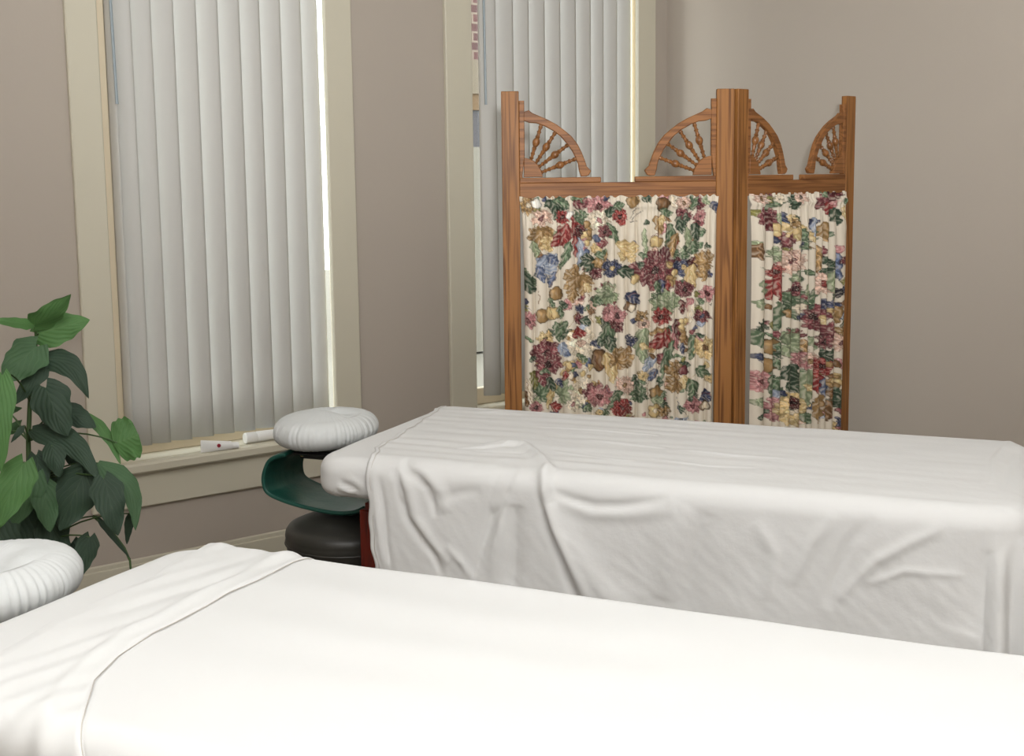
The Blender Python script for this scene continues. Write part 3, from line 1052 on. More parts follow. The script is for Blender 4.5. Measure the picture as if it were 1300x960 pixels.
RIGHT = '''
P 957 252 8 pc br;L 960 263 986 258 6 gr;M 998 256 9 dg;P 980 252 6 cr;P 1008 250 7 pc;L 1024 262 1044 250 9 bu;L 1040 253 1062 246 8 dr;L 1058 258 1070 250 6 gr;L 1068 246 1076 244 5 wh;
P 965 278 13 bu;L 959 270 966 292 9 dr;B 974 289 5 pl;L 976 270 980 284 6 pg;G 976 300 8 14 4 rd nv pl;M 995 290 17 pl;P 997 283 6 go;M 987 306 11 bu;L 984 268 988 284 5 nv;
P 993 331 15 pc bu;S 988 318 993 330 991 342 bu;S 997 318 999 332 1002 342 bu;P 973 344 9 rd;L 977 350 964 379 13 rd;L 976 352 981 382 10 rd;M 972 322 10 pg;M 1011 309 9 gr;L 1006 288 1010 304 5 gr;L 1007 302 1006 325 4 nv;
L 1013 289 1030 279 7 nv;L 1026 274 1022 302 6 pb;S 1016 292 1022 302 1028 296 br;L 1015 293 1025 308 6 pl;L 1035 281 1037 306 10 go;L 1040 257 1040 274 7 rd;L 1050 263 1052 287 10 dg;L 1060 262 1063 280 6 pl;S 1020 304 1018 314 1024 318 br;
L 1031 341 1041 351 10 dg;L 1039 338 1051 331 10 dg;L 1033 327 1040 336 7 dg;L 1009 342 1024 347 6 gr;L 1013 360 1018 387 6 pg;L 1027 363 1020 389 7 gr;L 1008 381 1019 390 5 gr;L 1027 310 1028 345 5 go;S 1030 332 1027 352 1028 362 br;
M 996 381 15 gr;P 998 366 8 bu;L 990 352 1004 356 8 pg;L 1003 340 1007 358 7 gr;P 1034 360 10 pc rd;L 1045 344 1046 372 10 pg;P 1060 368 6 nv;P 1040 393 12 nv pl;L 1052 320 1053 356 4 bl;L 1049 364 1052 376 6 bk;P 1058 330 4 bu;
L 951 308 953 330 7 br;L 954 354 958 378 8 pg;S 952 338 958 345 963 340 gr;L 950 380 962 388 10 pg;L 978 382 972 420 10 gr;P 1022 401 16 bu;M 994 391 14 gr;B 989 397 4 go;P 1003 391 6 cr;L 1000 406 1009 397 6 nv;L 1012 386 1022 388 6 dg;
M 1040 419 12 bu;P 1035 433 9 bu;L 1052 388 1048 410 10 go;L 1030 400 1034 412 7 pl;L 955 414 957 442 13 gr;M 956 413 8 dg;B 967 438 8 go;L 975 433 979 449 6 gr;B 964 462 7 go;L 968 449 983 453 7 dg;L 973 455 979 468 6 gr;S 966 450 972 460 gr;
M 995 436 18 pg bu;S 985 423 992 420 1000 422 1008 419 bu;L 1009 430 1011 452 5 go;P 1003 455 8 pk;L 1014 425 1024 444 7 pg;L 989 461 998 483 17 dg;L 984 489 1005 494 14 dg;B 951 451 4 nv;S 948 456 956 459 nv;P 953 482 12 pk bu;
L 967 473 965 502 7 gr;L 979 476 969 500 10 gr;L 971 506 984 496 9 pb;B 982 498 3 nv;M 969 513 12 pk;M 970 524 10 pk;P 994 518 19 pl cr;P 996 510 7 dr;L 1015 468 1014 512 15 pg;L 1008 488 1020 494 6 pl;P 1018 457 9 pc go;P 1012 463 5 pk;
P 1032 464 10 rd;L 1030 474 1027 499 7 rd;L 1035 478 1032 503 6 bl;M 1036 449 9 dg;P 1055 434 10 pc bu;S 1056 428 1063 440 1060 446 nv;G 1047 474 14 30 12 go pl br;M 1050 503 12 dg;L 1030 500 1028 536 9 go;L 1040 506 1038 532 8 br;L 1016 518 1020 510 5 nv;
L 1004 524 1016 536 10 gr;L 949 529 963 519 6 dg;L 949 503 956 514 9 pg;P 1056 533 7 nv;P 1056 418 6 go;L 1043 488 1041 506 5 br'''


def mk_curtain(scr, loc, rot, xa, xb, px_of, prn, creases, seed, top, widen=0.004):
    """gathered fabric on a rod; creases are positions across the panel in metres"""
    r = np.random.RandomState(seed)
    nx, nz = 300, 520
    zt, zb = top + .006, .14
    u = np.linspace(0, 1, nx)[:, None]
    v = np.linspace(0, 1, nz)[None, :]
    z = zt + (zb - zt) * v
    fall = (zt - z)
    x = xa + (xb - xa) * u
    cen = (xa + xb) / 2
    # header a little wider than the hanging cloth
    wide = 1 + .022 * np.exp(-(fall / .035) ** 2) - .02 * np.clip(fall / .4, 0, 1)
    x = cen + (x - cen) * wide + 0 * z
    x = x + .0022 * np.sin(fall * 7 + u * 19) * np.clip(fall / .1, 0, 1)
    cs = [xa] + list(creases) + [xb]
    disp = np.zeros_like(x)
    xm = xa + (xb - xa) * u + 0 * z
    for i in range(len(cs) - 1):
        a, b = cs[i], cs[i + 1]
        m_ = (xm >= a) & (xm <= b)
        t_ = np.clip((xm - a) / (b - a), 0, 1)
        amp = .012 + .30 * (b - a)
        amp = min(amp, .030) * (.85 + .3 * r.rand())
        k = amp * (np.clip(np.sin(PI * t_ ** (.75 + .5 * r.rand())), 0, 1) ** .6)
        disp = np.where(m_, k, disp)
    disp = disp * (.35 + .65 * np.clip(fall / .12, 0, 1))
    # gathered header: many small ruffles and the rod pocket
    ruf = .0032 * np.sin(xm * 2 * PI / .0135 + 1.5 * np.sin(xm * 60)) + .002 * np.sin(xm * 2 * PI / .008 + 2)
    disp = disp + ruf * np.exp(-(fall / .085) ** 2)
    rod = .008 * np.exp(-((fall - .030) / .010) ** 2)
    disp = disp + rod
    zz = z + .0035 * np.sin(xm * 2 * PI / .031 + 3 * np.sin(xm * 40)) * np.exp(-(fall / .012) ** 2)
    y = -.0165 - disp
    V = np.stack([x, y, zz], -1)
    o = fast_mesh('curtain', V.reshape(-1, 3), grid_faces(nx, nz), M['floral'], scr)
    o.location = loc
    o.rotation_euler = rot
    pxs, pys = px_of(x, zz)
    jj = np.clip(((pxs - prn.x0) * S).astype(int), 0, prn.w - 1)
    ii = ((pys - prn.y0) * S).astype(int) % prn.h
    colr = prn.img[ii, jj].reshape(-1, 3)
    at_ = o.data.color_attributes.new('print', 'FLOAT_COLOR', 'POINT')
    at_.data.foreach_set('color', np.concatenate([colr, np.ones((len(colr), 1))], 1).astype(np.float32).ravel())
    return o


prn1 = Print(655, 920, 246, 533, 3)
prn1.under(160, [690, 742, 760, 850, 868, 884])
prn1.run(FRONT)
prn2 = Print(944, 1085, 238, 545, 5)
prn2.under(90, [975, 992, 1034, 1052])
prn2.run(RIGHT)
zr = SH - .281
top1 = zr - .048 - .002
f1 = lambda x, z: (640 + x / PXM, 118.5 + (SH - z) / PXM)
cr1 = [(p - 640) * PXM for p in (677, 696, 711, 731, 752, 770, 783, 796, 809, 826, 837, 847, 860, 875, 886, 899)]
mk_curtain(scr, loc1, rot1, (664 - 640) * PXM, (909 - 640) * PXM, f1, prn1, cr1, 1, top1)

# right panel: position across the panel <-> drawing units through the camera
n2 = Vector((-math.sin(ang2), math.cos(ang2), 0))


def px2x(px, py=400):
    p = on_plane(px, py, pB2, n2)
    return (p - pB2).dot(Vector((math.cos(ang2), math.sin(ang2), 0)))


def f2(x, z):
    P0 = np.array(pB2)
    d = np.array([math.cos(ang2), math.sin(ang2), 0])
    P = P0 + x[..., None] * d
    P[..., 2] = z
    rel = P - np.array(CAM)
    k = rel @ np.array(CF)
    return PPX + FOC * (rel @ np.array(CR)) / k, PPY - FOC * (rel @ np.array(CU)) / k


cr2 = [px2x(p) for p in (961, 971, 982, 995, 1007, 1016, 1025, 1033, 1040, 1050)]
mk_curtain(scr, loc2, rot2, px2x(946.5), px2x(1063), f2, prn2, cr2, 2, top1)
for loc, rot, LN in ((loc1, rot1, LEN1), (loc2, rot2, LEN2)):
    mt_, Lr = along((.082, -.0195, top1 - .026), (LN - .082, -.0195, top1 - .026))
    part('curtain_rod', MB().lathe([(.0045, 0), (.0045, Lr)], 12, mt_), M['brass'], scr, 40, False, loc, rot)
# ------------------------------------------------------------------ massage tables


def seg_field(P, Q, pts):
    """distance to a polyline and a 0..1 coordinate along it, with the signed side"""
    best = np.full(P.shape, 1e9)
    tt = np.zeros(P.shape)
    sg = np.ones(P.shape)
    n = len(pts) - 1
    for i in range(n):
        (x0, y0), (x1, y1) = pts[i], pts[i + 1]
        L2 = (x1 - x0) ** 2 + (y1 - y0) ** 2 + 1e-12
        a = np.clip(((P - x0) * (x1 - x0) + (Q - y0) * (y1 - y0)) / L2, 0, 1)
        dx, dy = P - x0 - a * (x1 - x0), Q - y0 - a * (y1 - y0)
        d = np.hypot(dx, dy)
        m_ = d < best
        best = np.where(m_, d, best)
        tt = np.where(m_, (i + a) / n, tt)
        sg = np.where(m_, np.sign(dx * (y1 - y0) - dy * (x1 - x0)), sg)
    return best, tt, sg


def smooth(e0, e1, x):
    t = np.clip((x - e0) / (e1 - e0), 0, 1)
    return t * t * (3 - 2 * t)


class Table:
    def __init__(self, nx_, ny_, deg, L, Wd, ztop):
        self.rz = math.radians(deg) - ANG
        a = math.radians(deg)
        cx = nx_ + math.cos(a) * L / 2 - math.sin(a) * Wd / 2
        cy = ny_ + math.sin(a) * L / 2 + math.cos(a) * Wd / 2
        self.c = W(cx, cy, 0)
        self.L, self.Wd, self.zt = L, Wd, ztop
        self.mat = Matrix.Translation(self.c) @ Matrix.Rotation(self.rz, 4, 'Z')
        self.inv = self.mat.inverted()
        self.re, self.rc = .042, .085

    def w(self, x, y, z):
        return self.mat @ Vector((x, y, z))

    def loc(self, p):
        return self.inv @ Vector(p)

    def drape(self, P, Q, H, lift=0.0, grow=0.0, tuck=None, flare=.0):
        """cloth coordinates -> local positions, over the rounded cushion"""
        re, rc = self.re, self.rc
        hx, hy = self.L / 2 - rc, self.Wd / 2 - rc
        cx, cy = np.clip(P, -hx, hx), np.clip(Q, -hy, hy)
        dx, dy = P - cx, Q - cy
        s = np.hypot(dx, dy) + 1e-9
        nx_, ny_ = dx / s, dy / s
        f = rc - re
        a = np.clip((s - f) / re, 0, PI / 2)
        s1 = f + re * PI / 2
        o = np.where(s < f, s, f + re * np.sin(a))
        down = np.clip(s - s1, 0, None)
        z = self.zt - np.where(s < f, 0, re * (1 - np.cos(a))) - down
        o = o + flare * down
        nn_o, nn_z = np.sin(a), np.cos(a)
        if tuck is not None:                       # fitted sheet: round under the cushion and back
            hgt, r2 = tuck
            d1 = down - hgt
            b = np.clip(d1 / r2, 0, PI / 2)
            inn = np.clip(d1 - r2 * PI / 2, 0, None)
            m_ = d1 > 0
            o = np.where(m_, rc - r2 * (1 - np.cos(b)) - inn, o)
            z = np.where(m_, self.zt - re - hgt - r2 * np.sin(b), z)
            nn_o = np.where(m_, np.cos(b), nn_o)
            nn_z = np.where(m_, -np.sin(b), nn_z)
        Ht = H + lift
        X = cx + nx_ * (o + nn_o * Ht)
        Y = cy + ny_ * (o + nn_o * Ht)
        Z = z + nn_z * Ht
        return np.stack([X, Y, Z], -1), s, down, nx_, ny_

    def cl(self, px, py):
        """picture position -> cloth coordinates on the top or on the near side"""
        re, rc = self.re, self.rc
        p = self.loc(on_z(px, py, self.zt))
        if p.y > -self.Wd / 2 + re:
            return p.x, p.y
        n = self.mat.to_3x3() @ Vector((0, 1, 0))
        q = self.loc(on_plane(px, py, self.w(0, -self.Wd / 2, 0), n))
        f = rc - re
        if q.z < self.zt - re:
            s = f + re * PI / 2 + (self.zt - re - q.z)
            return q.x, -(self.Wd / 2 - rc) - s
        # on the rounded shoulder
        t_ = (self.zt - q.z) / re
        a = math.acos(max(-1, min(1, 1 - max(0, t_))))
        return q.x, -(self.Wd / 2 - rc) - (f + re * a)


def streak(P, Q, fx, fy, seed, oct_=3):
    """smooth anisotropic ripples from summed sines"""
    r = np.random.RandomState(seed)
    out = np.zeros(P.shape)
    for i in range(26):
        kx = fx * (.3 + r.rand() * 1.4) * r.choice([-1, 1])
        ky = fy * (.3 + r.rand() * 1.4)
        out += np.sin(P * kx + Q * ky + r.rand() * 7 + 1.5 * np.sin(P * fx * .6 + r.rand() * 7)) / 26 ** .5
    return out


def apply_features(T, P, Q, H, feats):
    for kind, pts, w_, amp in feats:
        cp = [T.cl(*p) for p in pts]
        d, t_, sg = seg_field(P, Q, cp)
        taper = np.clip(np.sin(np.clip(t_, 0.0, 1) * PI), 0, 1) ** .5 if kind in 'vr' else smooth(0, .25, t_)
        far_ = np.exp(-(d / w_) ** 2)
        H += amp * far_ * taper
    return H


def build_table(T, name, label):
    t = thing(name, label, 'massage table', tuple(T.c), T.rz)
    L, Wd = T.L, T.Wd
    rr, ol = T.rc - .032, []
    for sx, sy, a0 in ((1, 1, 0), (-1, 1, 90), (-1, -1, 180), (1, -1, 270)):
        for k in range(9):
            a = math.radians(a0 + k * 90 / 8)
            ol.append((sx * (L / 2 - T.rc) + rr * math.cos(a), sy * (Wd / 2 - T.rc) + rr * math.sin(a)))
    up = Matrix(((1, 0, 0, 0), (0, 0, -1, 0), (0, 1, 0, 0), (0, 0, 0, 1)))
    up = Matrix.Rotation(PI / 2, 4, 'X')
    cush = MB()
    rings = [(.035, T.zt - .098), (.014, T.zt - .086), (.004, T.zt - .060), (.018, T.zt - .042), (.050, T.zt - .024)]
    cvs, n = [], len(ol)
    for ins, z in rings:
        f = 1 - ins / (Wd / 2)
        g = 1 - ins / (L / 2)
        cvs += [(x * g, y * f, z) for x, y in ol]
    cfs = [(r * n + i, r * n + (i + 1) % n, (r + 1) * n + (i + 1) % n, (r + 1) * n + i) for r in range(len(rings) - 1) for i in range(n)]
    cfs += [tuple(range(n))[::-1], tuple((len(rings) - 1) * n + i for i in range(n))]
    part('cushion', cush.add(cvs, cfs), M['black'], t, 60)
    part('table_top', MB().box(-L / 2 + .13, L / 2 - .13, -Wd / 2 + .06, Wd / 2 - .06, T.zt - .142, T.zt - .124), M['mahog'], t, 30)
    zl = T.zt - .143
    mb = MB()
    for y in (-Wd / 2 + .075, Wd / 2 - .095):
        mb.box(-L / 2 + .15, L / 2 - .15, y, y + .02, zl - .07, zl, .002)
    for x in (-L / 2 + .17, L / 2 - .19):
        mb.box(x, x + .02, -Wd / 2 + .095, Wd / 2 - .095, zl - .07, zl, .002)
    part('frame_rail', mb, M['mahog'], t, 30)
    for sx in (-1, 1):
        for sy in (-1, 1):
            x = sx * (L / 2 - T.leg[0])
            y = sy * (Wd / 2 - T.leg[1])
            lg = part('leg', MB().box(x - .022, x + .022, y - .018, y + .018, .02, zl, .003), M['mahog'], t, 30)
            part('foot', MB().lathe([(.014, 0), (.019, .004), (.019, .018), (.012, .022)], 16, Matrix.Translation((x, y, 0))), M['black'], lg, 40)
    return t


# ---- the far table
TF = Table(-.524, 3.14, -22.3, 1.705, .76, .752)
TF.leg = (.135, .075)
build_table(TF, 'massage_table', 'massage table with a red-stained wooden leg, standing nearer the screen, covered in white sheets')


def fitted(T, name_label, feats, seed, mat, n=(260, 150), amp=.0012):
    ext = .085 + .07 + .04
    p = np.linspace(-T.L / 2 - ext + .05, T.L / 2 + ext - .05, n[0])[:, None]
    q = np.linspace(-T.Wd / 2 - ext + .05, T.Wd / 2 + ext - .05, n[1])[None, :]
    P, Q = p + 0 * q, q + 0 * p
    H = amp * streak(P, Q, 9, 14, seed)
    H = apply_features(T, P, Q, H, feats)
    V, s, down, nx_, ny_ = T.drape(P, Q, H, 0, 0, (.030, .034))
    # gathers under the edge
    V[..., 2] += 0
    inv = T.inv
    o = fast_mesh('fitted_sheet', V.reshape(-1, 3), grid_faces(*n), mat)
    o.location = T.c
    o.rotation_euler = (0, 0, T.rz)
    tag(o, name_label, 'sheet')
    sd = o.modifiers.new('thickness', 'SOLIDIFY')
    sd.thickness = .001
    return o


fitted(TF, 'white fitted sheet at the head end of the far table, above the green sling',
       [('v', [(430, 612), (442, 617), (452, 624), (446, 630)], .007, -.006), ('v', [(422, 622), (436, 630), (452, 633)], .006, -.005),
        ('r', [(428, 618), (440, 624), (455, 628)], .006, .006), ('r', [(438, 606), (452, 612), (462, 622)], .008, .005),
        ('v', [(415, 628), (430, 637), (450, 640)], .006, -.004)], 3, M['sheet'])

# top sheet of the far table: starts at a hem line across the head end
hem_px = [(574, 512.5), (556, 522), (530, 539), (500, 559), (475, 574), (467, 588), (467, 600), (470, 640), (474, 680), (478, 716)]
hem = sorted([(TF.cl(*p)[1], TF.cl(*p)[0]) for p in hem_px])
hq = np.array([h[0] for h in hem])
hp = np.array([h[1] for h in hem])
DROP = .44
s_edge = TF.re * PI / 2 - TF.re
QM = TF.Wd / 2 + s_edge + DROP
NP_, NQ_ = 420, 330
q = np.linspace(-QM, QM, NQ_)[None, :]
p0 = np.interp(q, hq, hp)
p0 = p0 + .003 * np.sin(q * 37) + .002 * np.sin(q * 80 + 1)
u = np.linspace(0, 1, NP_)[:, None]
pend = TF.L / 2 + s_edge + .40
P = p0 + (pend - p0) * u
Q = q + 0 * u
H = np.zeros(P.shape)
side = np.clip((-Q - TF.Wd / 2 + .02) / .10, 0, 1)
top = 1 - np.clip((np.abs(Q) - TF.Wd / 2 + .05) / .05, 0, 1)
H += .0011 * streak(P, Q, 5, 70, 11) * top * (.35 + smooth(.35, -.35, P) * .9)
H += .0007 * streak(P, Q, 14, 30, 12)
dn = np.clip(np.abs(Q) - TF.Wd / 2 + .01, 0, None)
H += dn * .022 * streak(P, Q, 8, 2.5, 13)
H += np.clip(dn * 6, 0, 1) * .0008 * streak(P + Q * .7, Q, 26, 9, 14)
H += np.clip(dn * 6, 0, 1) * .0004 * streak(P + Q * .9, Q, 90, 60, 15)
FEATS = [
    ('v', [(509, 590), (515, 600), (532, 607), (545, 618), (552, 636), (556, 655)], .009, -.010),
    ('r', [(520, 596), (545, 606), (562, 622), (570, 650)], .016, .008),
    ('v', [(497, 598), (507, 608), (512, 632), (518, 655), (535, 678), (556, 704), (566, 728)], .010, -.012),
    ('r', [(505, 604), (522, 620), (530, 655), (550, 685), (575, 712)], .016, .009),
    ('r', [(474, 590), (480, 630), (486, 680), (492, 720)], .012, .008),
    ('v', [(480, 600), (488, 640), (492, 685), (500, 725)], .010, -.008),
    ('v', [(641, 588), (642, 604), (636, 622), (628, 650), (616, 690), (600, 740)], .018, -.014),
    
    ('v', [(657, 640), (655, 680), (653, 720), (652, 750)], .022, -.012),
    ('r', [(640, 625), (638, 665), (632, 700), (630, 740)], .020, .007),
    ('r', [(612, 570), (640, 567), (664, 570), (680, 582), (687, 604), (694, 635), (706, 668), (724, 705), (745, 745), (760, 775)], .017, .016),
    ('v', [(683, 610), (690, 640), (700, 672), (716, 710), (730, 745), (742, 770)], .012, -.014),
    ('r', [(700, 640), (718, 675), (742, 712), (770, 750), (800, 775)], .030, .012),
    ('r', [(583, 573), (612, 573), (645, 569), (665, 572)], .008, .006),
    ('v', [(600, 577), (640, 578), (672, 580)], .008, -.004),
    ('v', [(700, 622), (728, 633), (755, 641), (790, 641), (850, 633)], .009, -.009),
    ('r', [(712, 636), (750, 650), (800, 652), (860, 646)], .016, .006),
    ('v', [(560, 634), (585, 625), (612, 620)], .012, -.004),
    ('v', [(1272, 650), (1262, 690), (1246, 740), (1228, 800)], .040, -.010),
    ('v', [(1108, 655), (1078, 690), (1062, 730), (1050, 770)], .014, -.006),
    ('r', [(1200, 668), (1160, 685), (1110, 712), (1065, 760)], .012, .006),
    ('r', [(1225, 728), (1150, 722), (1100, 740)], .008, .004),
    ('r', [(1060, 652), (1030, 690), (1010, 740)], .014, .006),
    ('r', [(570, 690), (592, 712), (606, 735)], .010, .006),
    ('r', [(870, 640), (850, 690), (842, 760)], .030, .007),
    ('v', [(900, 650), (880, 720), (868, 780)], .026, -.008),
    ('r', [(960, 660), (985, 700), (975, 760)], .016, .005),
    ('r', [(1285, 560), (1262, 590), (1258, 620)], .010, .006), ('v', [(1292, 572), (1278, 600), (1275, 628)], .010, -.006),
    ('r', [(680, 545), (760, 551), (840, 557)], .008, .0035), ('r', [(745, 563), (810, 570), (850, 574)], .008, .0035),
    ('r', [(840, 588), (900, 596), (960, 598)], .006, .003), ('r', [(600, 528), (660, 527), (740, 533)], .008, .003),
    ('r', [(860, 575), (930, 583), (1000, 587)], .008, .003), ('r', [(560, 516), (572, 514), (584, 514)], .012, .010),
    ('r', [(700, 576), (790, 590), (830, 590)], .007, .003),
]
H = apply_features(TF, P, Q, H, FEATS)
hemd = (P - p0)
H += .0022 * (1 - smooth(.010, .014, hemd)) + .003
_, s, down, nx_, ny_ = TF.drape(P, Q, H)
H = np.where(down < .10, np.maximum(H, -.001 - .02 * smooth(.03, .10, down)), H)
V, s, down, nx_, ny_ = TF.drape(P, Q, H, .006, 0, None, .035)
# fullness of the cloth where it turns the foot corners
corner = np.abs(nx_ * ny_) * 2
wave = corner * np.clip(down, 0, None) * .16 * (1 + np.cos(np.arctan2(ny_, nx_) * 9))
V[..., 0] += nx_ * wave
V[..., 1] += ny_ * wave
V[..., 2] = np.maximum(V[..., 2], .03)
o = fast_mesh('top_sheet', V.reshape(-1, 3), grid_faces(NP_, NQ_), M['sheet'])
o.location = TF.c
o.rotation_euler = (0, 0, TF.rz)
tag(o, 'creased white top sheet hanging down the side of the far massage table', 'sheet')
sd = o.modifiers.new('thickness', 'SOLIDIFY')
sd.thickness = .0015



def hem_line(sheet, T, pf, qs, h, off, rad=.0007):
    """a line of stitching, coloured dark for the edge shade, that follows the cloth"""
    q_ = np.array(qs)
    P_ = np.array([pf(x) for x in q_]) + off
    V_, _, _, _, _ = T.drape(P_, q_, np.full(q_.shape, h), 0, 0, None, .035)
    mb = MB().tube([tuple(p) for p in V_], rad, 6)
    return part('hem_stitching_shade', mb, M['shade_thread'], sheet, 60, label='line of hem stitching and edge shade')


hem_line(o, TF, lambda x: float(np.interp(x, hq, hp)) + .003 * math.sin(x * 37) + .002 * math.sin(x * 80 + 1),
         np.linspace(-TF.Wd / 2 - .38, TF.Wd / 2 + .02, 160), .0115, .013)

# ---- the near table
TN = Table(-.650 - .76 * math.sin(math.radians(24.6)), 2.400 - .76 * math.cos(math.radians(24.6)), -24.6, 1.85, .76, .752)
TN.leg = (.16, .085)
build_table(TN, 'massage_table', 'massage table closest to the camera, wholly covered in bright white sheets')
fitted(TN, 'bright white fitted sheet at the head end of the near table beside the plant',
       [], 8, M['sheet_w'], (240, 140), .0008)


def clt(T, px, py):
    p = T.loc(on_z(px, py, T.zt + .006))
    return p.x, p.y


c_left = [(262, 694), (228, 712), (194, 735), (150, 755), (123, 767), (60, 798), (0, 830)]
c_right = [(398, 708), (372, 716), (330, 738), (290, 755), (262, 772), (230, 789), (195, 806), (150, 836), (120, 866), (108, 905), (100, 950)]
hl = sorted([(clt(TN, *p)[1], clt(TN, *p)[0]) for p in c_left])
hr = sorted([(clt(TN, *p)[1], clt(TN, *p)[0]) for p in c_right])
QM = TN.Wd / 2 + s_edge + .40
NP_, NQ_ = 360, 300
q = np.linspace(-QM, QM, NQ_)[None, :]
pl_ = np.interp(q, [h[0] for h in hl], [h[1] for h in hl])
pr_ = np.interp(q, [h[0] for h in hr], [h[1] for h in hr])
# keep the band straight where it passes over the edges
pl_ = pl_ + .002 * np.sin(q * 21)
pend = TN.L / 2 + s_edge + .35
n1 = 150
u1 = np.linspace(0, 1, n1)[:, None]
u2 = np.linspace(0, 1, NP_ - n1)[:, None] ** 1.2
P = np.concatenate([pl_ + (pr_ - .0006 - pl_) * u1, pr_ + .0006 + (pend - pr_ - .0006) * u2], 0)
Q = q + 0 * P
H = np.zeros(P.shape)
dn = np.clip(np.abs(Q) - TN.Wd / 2 + .01, 0, None)
H += .0010 * streak(P, Q, 3, 26, 21) + .0006 * streak(P, Q, 12, 20, 22)
H += dn * .03 * streak(P, Q, 10, 2, 23)
band = smooth(0, .03, P - pl_) * (P < pr_)
inb = np.clip((P - pl_) / (pr_ - pl_), 0, 1)
H += .0035 * band + .0055 * (1 - smooth(.0, .10, P - pl_)) * smooth(-.001, .006, P - pl_)
H += band * .0022 * streak(P - Q * .25, Q, 60, 5, 24) * .6
H += .005 * np.exp(-((inb - .80) / .07) ** 2) * band
H += -.0015 * np.exp(-((P - pr_) / .004) ** 2)
H += .003
V, s, down, nx_, ny_ = TN.drape(P, Q, np.maximum(H, 0), .005, 0, None, .03)
corner = np.abs(nx_ * ny_) * 2
wave = corner * np.clip(down, 0, None) * .16 * (1 + np.cos(np.arctan2(ny_, nx_) * 9))
V[..., 0] += nx_ * wave
V[..., 1] += ny_ * wave
V[..., 2] = np.maximum(V[..., 2], .03)
o = fast_mesh('top_sheet', V.reshape(-1, 3), grid_faces(NP_, NQ_), M['sheet_w'])
o.location = TN.c
o.rotation_euler = (0, 0, TN.rz)
tag(o, 'bright white top sheet with a turned-down cuff, spread over the near massage table', 'sheet')
sd = o.modifiers.new('thickness', 'SOLIDIFY')
sd.thickness = .0015

hem_line(o, TN, lambda x: float(np.interp(x, [h[0] for h in hr], [h[1] for h in hr])),
         np.linspace(-TN.Wd / 2 - .1, TN.Wd / 2 + .01, 120), .0095, .0006, .0008)

# ------------------------------------------------------------------ face cradles


def cradle(center, rz, R1, R2, ztop, zbot, label, seed, dent, side_amp=.003, tilt=0.0, parts=True):
    t = thing('face_cradle', label, 'face cradle', (center[0], center[1], zbot - .02), rz)
    nt_, nr = 220, 70
    th = np.linspace(0, 2 * PI, nt_, endpoint=False)[:, None]
    k = np.linspace(0, 1, nr)[None, :]
    hh = (ztop - zbot)
    rs = hh * .46
    # profile: crown, rounded side, tucked underside
    t1, t2 = .55, .85
    rho = np.where(k < t1, (1 - rs * .9) * 0 + (k / t1), 1)
    a = np.clip((k - t1) / (t2 - t1), 0, 1) * PI
    Rm = R1 * R2 / np.sqrt((R2 * np.cos(th)) ** 2 + (R1 * np.sin(th)) ** 2)
    Rm = Rm * (1 + .02 * np.cos(3 * th + seed) + .015 * np.cos(2 * th))
    core = Rm - rs
    r_ = np.where(k < t1, core * (k / t1), core + rs * np.sin(a))
    under = np.clip((k - t2) / (1 - t2), 0, 1)
    r_ = np.where(k > t2, core * (1 - .55 * under), r_)
    z = np.where(k < t1, ztop - .016 * (k / t1) ** 2.2, ztop - .016 - (rs - .008) * (1 - np.cos(a)) * .98)
    z = np.where(k > t2, ztop - .016 - 2 * (rs - .008) * .98 + .004 * under, z)
    x, y = r_ * np.cos(th), r_ * np.sin(th)
    for (dx, dy, sx, sy, dep) in dent:
        z = z - dep * np.exp(-((x - dx) / sx) ** 2 - ((y - dy) / sy) ** 2) * (k < t1)
    r2 = np.random.RandomState(seed)
    wr = np.zeros_like(z)
    for i in range(7):
        n = r2.randint(26, 78)
        wr += np.sin(n * th + r2.rand() * 7 + 4 * k + 1.2 * np.sin(3 * th + i)) / 7 ** .5
    env = np.exp(-((k - .74) / .13) ** 2)
    rr = 1 + 0 * k
    x = x + np.cos(th) * wr * side_amp * env
    y = y + np.sin(th) * wr * side_amp * env
    z = z + .0004 * wr * np.clip(k / .3, 0, 1) * (k < .8)
    z = z - tilt * x
    V = np.stack([x, y, z - (zbot - .02)], -1)
    V = np.stack([V[..., 0], V[..., 1], V[..., 2]], -1)
    F = grid_faces(nt_, nr, True)
    o = fast_mesh('cushion_cover', V.reshape(-1, 3), F, M['cover'], t)
    plate = part('platform', MB().box(-R1 * .35, R1 * .75, -R2 * .6, R2 * .6, .010, .020, .003), M['blackm'], t, 30)
    return t


uF = Vector((math.cos(TF.rz), math.sin(TF.rz), 0))
vF = Vector((-uF.y, uF.x, 0))
cc = TF.w(-TF.L / 2 - .165, -.01, 0)
fc = cradle((cc.x, cc.y), TF.rz, .138, .172, .800, .693,
            'gathered pale face cradle at the head of the far table, beside the lotion bottle', 4,
            [(.02, .03, .05, .018, .020), (.07, .0, .05, .018, .012), (-.02, .04, .02, .04, .006)])
# the two arms that plug into the table
for sy in (-1, 1):
    y = sy * .085
    mb = MB().box(-.035, .160, y - .006, y + .006, .000, .024, .003)
    ar = part('support_arm', mb, M['blackm'], fc, 30)
    part('bolt', MB().lathe([(.006, 0), (.006, .004), (.003, .006)], 12, Matrix.Translation((-.024, y - .006, .012)) @ Matrix.Rotation(PI / 2, 4, 'X')), M['brass'], ar, 40)

uN = Vector((math.cos(TN.rz), math.sin(TN.rz), 0))
cc = TN.w(-TN.L / 2 - .160, .045, 0)
cradle((cc.x, cc.y), TN.rz, .145, .175, .808, .690, 'crumpled white face cradle at the left edge, below the plant', 9,
       [(.02, -.06, .03, .10, .03), (-.05, .02, .05, .03, .02), (.06, -.02, .07, .025, .025)], .0028)

